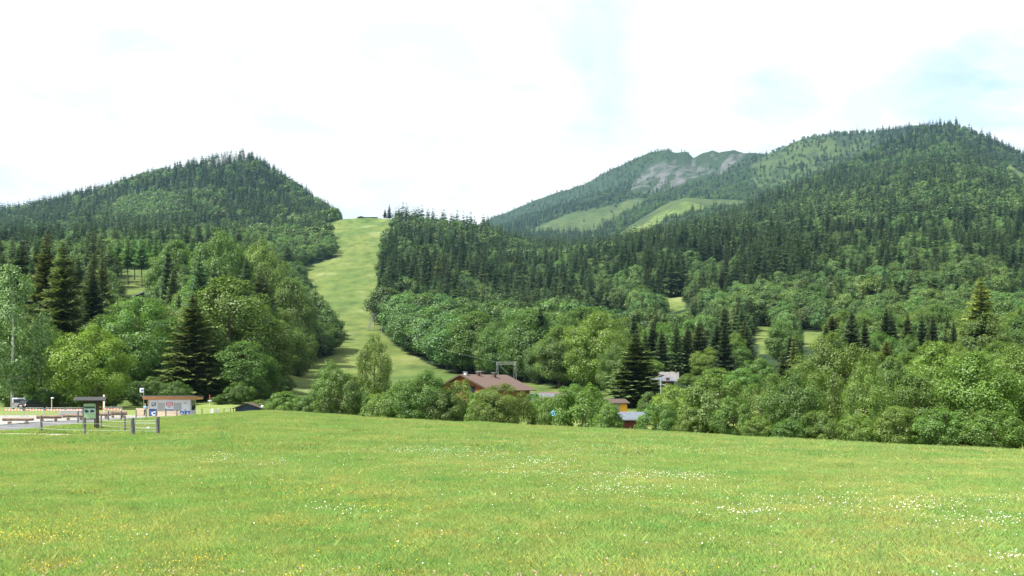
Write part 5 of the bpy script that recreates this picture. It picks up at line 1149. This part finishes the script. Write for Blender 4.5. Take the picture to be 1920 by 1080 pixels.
# grey annexe
p_ = at(990, 172); p_.z = -2.4; an = empty('grey_roofed_annexe', p_, R(-30)); tag(an, 'low dark annexe with a grey sheet roof at the right end of the chalet', 'annexe')
az = ztop(739, 172) + 2.4; MB().box((0, 3, (az - 1.4) / 2), (6.4, 6, az - 1.4)).build('wall', M['darkwood'], an)
MB().prism([(-.6, az - 1.45), (6.6, az), (6.6, az + .15), (-.6, az - 1.3)], 'x', -3.8, 3.8).build('roof', M['roofgrey'], an); window(an, 0, -.03, 1.6, 1.3, 1.0)
chalet('brown_barn', 1062, 186, -2.2, R(38), 3.6, 8, ztop(750, 186) + 1.2, ztop(737, 186) + 2.2, 'darkwood', 'rooftile', 'small brown roofed barn half hidden by the bright hedge bush', 'barn', wins=[(0, 2, 1, .9)])
chalet('grey_roofed_house', 1266, 226, hz((1266 - 960) * 226 / F, 226) - .5, R(80), 3.1, 8.2, ztop(712, 226) - hz((1266 - 960) * 226 / F, 226) + .4, ztop(698, 226) - hz((1266 - 960) * 226 / F, 226) + .4, 'darkwood', 'roofpink', 'house with a pale grey roof among the trees right of the broad dark spruce', wins=[(0, 3, 1.2, 1)])
p_ = at(1252, 205); shr = empty('lean_to_shed', p_, R(12)); tag(shr, 'small shed with a light blue grey roof just below the pale grey roofed house', 'shed'); sz_ = ztop(707, 205) - p_.z
MB().box((0, 1.3, (sz_ - 1) / 2), (3.0, 2.6, sz_ - 1)).build('wall', M['darkwood'], shr); MB().prism([(-.4, sz_ - 1), (2.8, sz_), (2.8, sz_ + .12), (-.4, sz_ - .88)], 'x', -1.8, 1.8).build('roof', M['roofblue'], shr); MB().box((0, -.03, 1.2), (.9, .05, 1.9)).build('door', M['redwood'], shr)
# red shed
p_ = at(1184, 98); p_.z = -3.0; rs_ = empty('red_brown_shed', p_, R(-6)); tag(rs_, 'red brown wooden shed with a flat blue grey roof in a gap of the hedge', 'shed'); sz_ = ztop(775, 98) + 3.0
MB().box((0, 1.7, (sz_ - .75) / 2), (3.0, 3.2, sz_ - .75)).build('wall', M['redwood'], rs_)
MB().prism([(-.35, sz_ - .78), (3.6, sz_ - .05), (3.6, sz_ + .06), (-.35, sz_ - .67)], 'x', -1.9, 1.9).build('roof', M['roofblue'], rs_); window(rs_, -.6, .07, 1.6, .7, .7)
# orange board building
p_ = at(1160, 142); p_.z = -2.6; ob = empty('orange_fronted_hut', p_, R(4)); tag(ob, 'small hut with a bright orange yellow board wall under the broad dark spruce', 'hut'); oz = ztop(757, 142) + 2.6
MB().box((-.2, 1.5, oz / 2), (3.0, 3, oz)).build('wall', M['concrete'], ob); MB().box((.78, -.05, oz / 2 - .03), (1.15, .08, oz - .06)).build('orange_board', M['yellowboard'], ob)
MB().prism([(-.8, oz + .03), (3.4, oz + .6), (3.4, oz + .75), (-.8, oz + .16)], 'x', -2.1, 1.7).build('roof', M['darkwood'], ob)
# turquoise tarp
tp_ = empty('turquoise_tent', at(1042, 121)); tag(tp_, 'turquoise tent top glimpsed between hedge bushes right of the grey annexe', 'tent'); zt = ztop(765, 121) - tp_.location.z
MB().add([(-1.2, -1.2, zt - 1), (1.2, -1.2, zt - 1), (1.2, 1.2, zt - 1), (-1.2, 1.2, zt - 1), (0, 0, zt)], [(0, 1, 4), (1, 2, 4), (2, 3, 4), (3, 0, 4), (0, 3, 2, 1)]).build('canopy', M['cyan'], tp_)
for sx in (-1, 1):
    for sy in (-1, 1): MB().tube((sx * 1.1, sy * 1.1, 0), (sx * 1.1, sy * 1.1, zt - .98), .03).build('leg', M['galv'], tp_)
# left houses
chalet('white_house', -6, 172, hz((-6 - 960) * 172 / F, 172), R(30), 4.2, 9, 3.6 - 1.0, 5.2 - 1.0, 'offwhite', 'redwood', 'white walled house with a dark red roof cut by the left edge of the picture', wins=[(2.2, 1.5, 1, 1), (-1.5, 1.5, 1, 1)])
chalet('grey_roofed_barn', 14, 200, hz((14 - 960) * 200 / F, 200) - .3, R(110), 3.4, 7, 2.6, 4.4, 'darkwood', 'roofpink', 'grey roofed barn glimpsed behind the birch trunk', 'barn')
zb = hz((272 - 960) * 352 / F, 352); ap = ztop(546, 352) - zb
chalet('dark_hut', 272, 352, zb - .3, R(20), 3.4, 7, ap - 1.5, ap + .1, 'darkwood', 'darkwood', 'dark timber hut with a pale edged gable roof on the left knoll under the larches', 'hut', fascia='galv', wins=[(0, ap - 1.6, .8, .6)])
zb = hz((316 - 960) * 335 / F, 335); ap = ztop(575, 335) - zb
chalet('pale_shed', 319, 335, zb - .2, R(30), 1.6, 4, ap - .7, ap, 'offwhite', 'roofgrey', 'little pale shed on the left knoll, right of and below the dark hut', 'shed', over=.4)
# summit hut
zb = hz((677 - 960) * 1200 / F, 1200); s12 = 1200 / F
sh = empty('summit_hut', ((677 - 960) * s12, 1200, zb - .4), 0); tag(sh, 'long low dark hut on the skyline at the top of the ski run', 'hut')
zs = ztop(405.2, 1200) - zb + .4
MB().prism([(-4.3, 0), (4.3, 0), (4.3, zs - 1.8), (0, zs - .3), (-4.3, zs - 1.8)], 'y', 0, 9).build('wall', M['darkwood'], sh)
MB().prism([(-5.4, zs - 2.0), (0, zs - .25), (5.4, zs - 2.0), (5.4, zs - 1.6), (0, zs), (-5.4, zs - 1.6)], 'y', -1, 10).build('roof', M['roofgrey'], sh)
MB().box((12.5, 3, (zs - 1.5) / 2), (16, 5, zs - 1.5)).build('side_wing', M['darkwood'], sh); MB().box((13, 3, zs - 1.35), (18, 6.4, .3)).build('wing_roof', M['roofgrey'], sh)

# ------------------------------------------------------------------ ski lift
def lattice(b, p, q, w0, w1, n_, r_):
    p = Vector(p); q = Vector(q)
    cs = []
    for i in range(n_ + 1):
        c_ = p.lerp(q, i / n_); w_ = w0 + (w1 - w0) * i / n_; cs.append([c_ + Vector((sx * w_ / 2, sy * w_ / 2, 0)) for sx, sy in ((-1, -1), (1, -1), (1, 1), (-1, 1))])
    for i in range(n_):
        for j in range(4):
            b.tube(cs[i][j], cs[i + 1][j], r_, n=5); b.tube(cs[i][j], cs[i + 1][(j + 1) % 4], r_ * .6, n=4); b.tube(cs[i + 1][j], cs[i + 1][(j + 1) % 4], r_ * .6, n=4)
Yp = 232; pf = empty('lift_portal', at(949, Yp, 0), R(-8)); tag(pf, 'pale steel lattice portal of the ski lift at the wood edge behind the chalet', 'lift portal'); sp_ = Yp / F
hp_ = ztop(679, Yp) - pf.location.z
for s in (-1, 1):
    b = MB(); 
    for d_ in (-.55, .55):
        b.tube((s * 2.35 + d_ * .9, 0, -.3), (s * 2.35 + d_ * .25, 0, hp_), .05, n=6)
    for i in range(6):
        z0_, z1_ = hp_ * i / 6, hp_ * (i + 1) / 6; f0 = .9 - .65 * i / 6; f1 = .9 - .65 * (i + 1) / 6; e_ = 1 if i % 2 else -1
        b.tube((s * 2.35 + e_ * .55 * f0, 0, z0_), (s * 2.35 - e_ * .55 * f1, 0, z1_), .025, n=5)
    b.build('leg', M['galv'], pf)
b = MB()
for z_ in (hp_, hp_ - .55): b.tube((-2.7, 0, z_), (2.7, 0, z_), .038, n=6)
for i in range(12): e_ = i % 2; b.tube((-2.6 + i * .433, 0, hp_ - .55 * e_), (-2.6 + (i + 1) * .433, 0, hp_ - .55 * (1 - e_)), .022, n=5)
b.build('crossbeam', M['galv'], pf)
for s in (-1, 1): MB().tube((s * 2.3, .1, hp_ - .3), (s * 2.3 + 7.5, 6, -1.5), .03, n=5).build('guy_wire', M['galv'], pf)
Yt = 455; tw = empty('lift_tower', at(693, Yt)); tag(tw, 'leaning lattice tower of the ski lift on the lower ski run', 'lift tower'); ht = ztop(589, Yt) - tw.location.z
b = MB(); lattice(b, (-.9, 0, -.3), (1.9, 0, ht), 1.1, .7, 8, .09); b.build('mast', M['galv'], tw)
MB().tube((2.0, .5, ht), (2.6, .5, -.3), .09).build('prop', M['galv'], tw); MB().tube((0.4, 0, ht), (3.6, 0, ht), .12).build('crossarm', M['galv'], tw)
tw = empty('lift_pylon', at(716, 440)); tag(tw, 'thin lift pylon standing at the wood edge right of the lattice tower', 'lift tower'); MB().tube((0, 0, -.3), (0, 0, 7), .14, .09).build('mast', M['galv'], tw); MB().tube((-1.4, 0, 6.9), (1.4, 0, 6.9), .1).build('crossarm', M['galv'], tw)
Y5 = 1165; tw = empty('lift_pylon', at(726.5, Y5)); tag(tw, 'white lift pylon on the crest at the top of the ski run', 'lift tower'); MB().tube((0, 0, -.3), (0, 0, 8.5), .32, .22).build('mast', M['white'], tw); MB().tube((-2.6, 0, 5.6), (1.6, 0, 5.6), .22).build('crossarm', M['white'], tw)
ck = MB(); a0 = Vector(at(949, Yp)) + Vector((-2.3, 0, hp_)); a1 = Vector(at(697, Yt)) + Vector((0, 0, ht)); a2 = Vector(at(726.5, Y5)) + Vector((-2, 0, 6.2))
def cable(b, p, q, sag, n_=16, r_=.022): b.path([p.lerp(q, i / n_) - Vector((0, 0, sag * 4 * (i / n_) * (1 - i / n_))) for i in range(n_ + 1)], [r_] * (n_ + 1), 4)
cable(ck, a0, a1, 3); cable(ck, a1, a2, 9); o = ck.build('lift_cable', M['galv']); tag(o, 'thin steel haul cable running up the right side of the ski run', 'cable')
# power pole right
pp_ = empty('power_pole', at(1239, 150)); tag(pp_, 'slim grey pole with short arms standing left of the pale grey roofed house', 'pole'); hp2 = ztop(711, 150) - pp_.location.z
MB().tube((0, 0, -.2), (0, 0, hp2), .11, .08, 10).build('pole', M['galv'], pp_); MB().tube((-.5, 0, hp2 - .5), (1.1, 0, hp2 - 1.3), .05).build('arm', M['galv'], pp_); MB().tube((-.4, 0, hp2 - .9), (.9, 0, hp2 - .9), .05).build('arm', M['galv'], pp_)

# ------------------------------------------------------------------ wisp of cloud on the left peak
mm, t, out = mat_new('mist'); pv = t.nodes.new('ShaderNodeVolumePrincipled'); pv.inputs['Density'].default_value = 0.022; pv.inputs['Color'].default_value = (.95, .97, 1, 1); t.links.new(pv.outputs[0], out.inputs['Volume'])
import bmesh
bm = bmesh.new()
for (px_, py_, sx, sz) in ((441, 300, 22, 14), (424, 305, 22, 10), (456, 305, 12, 11), (402, 311, 18, 7)):
    mtx = Matrix.Translation(((px_ - 960) * 1890 / F, 1890, ztop(py_, 1890))) @ Matrix.Diagonal((sx * 1.18, 22, sz * 1.18, 1)); bmesh.ops.create_icosphere(bm, subdivisions=3, radius=1, matrix=mtx)
for v in bm.verts: v.co += Vector((0, 0, 6)) * (fbm(np.array([v.co.x / 14]), np.array([v.co.z / 9]), 3)[0] - .5)
me_ = bpy.data.meshes.new('mist'); bm.to_mesh(me_); bm.free(); me_.materials.append(mm); o = link(bpy.data.objects.new('mist', me_)); tag(o, 'small white wisp of mist clinging to the left summit', 'mist', kind='stuff')

# ------------------------------------------------------------------ air: one even volume round the camera and the whole scene
hm_, t, out = mat_new('haze_air')
pv = t.nodes.new('ShaderNodeVolumePrincipled'); pv.inputs['Color'].default_value = (0.40, 0.70, 1.0, 1); pv.inputs['Density'].default_value = 0.000042
pv.inputs['Anisotropy'].default_value = 0.25
t.links.new(pv.outputs[0], out.inputs['Volume'])
hb = MB().box((0, 4450, 480), (17000, 9300, 1000)).build('haze', hm_)
tag(hb, 'thin pale blue summer air over the valley', 'haze', kind='stuff')
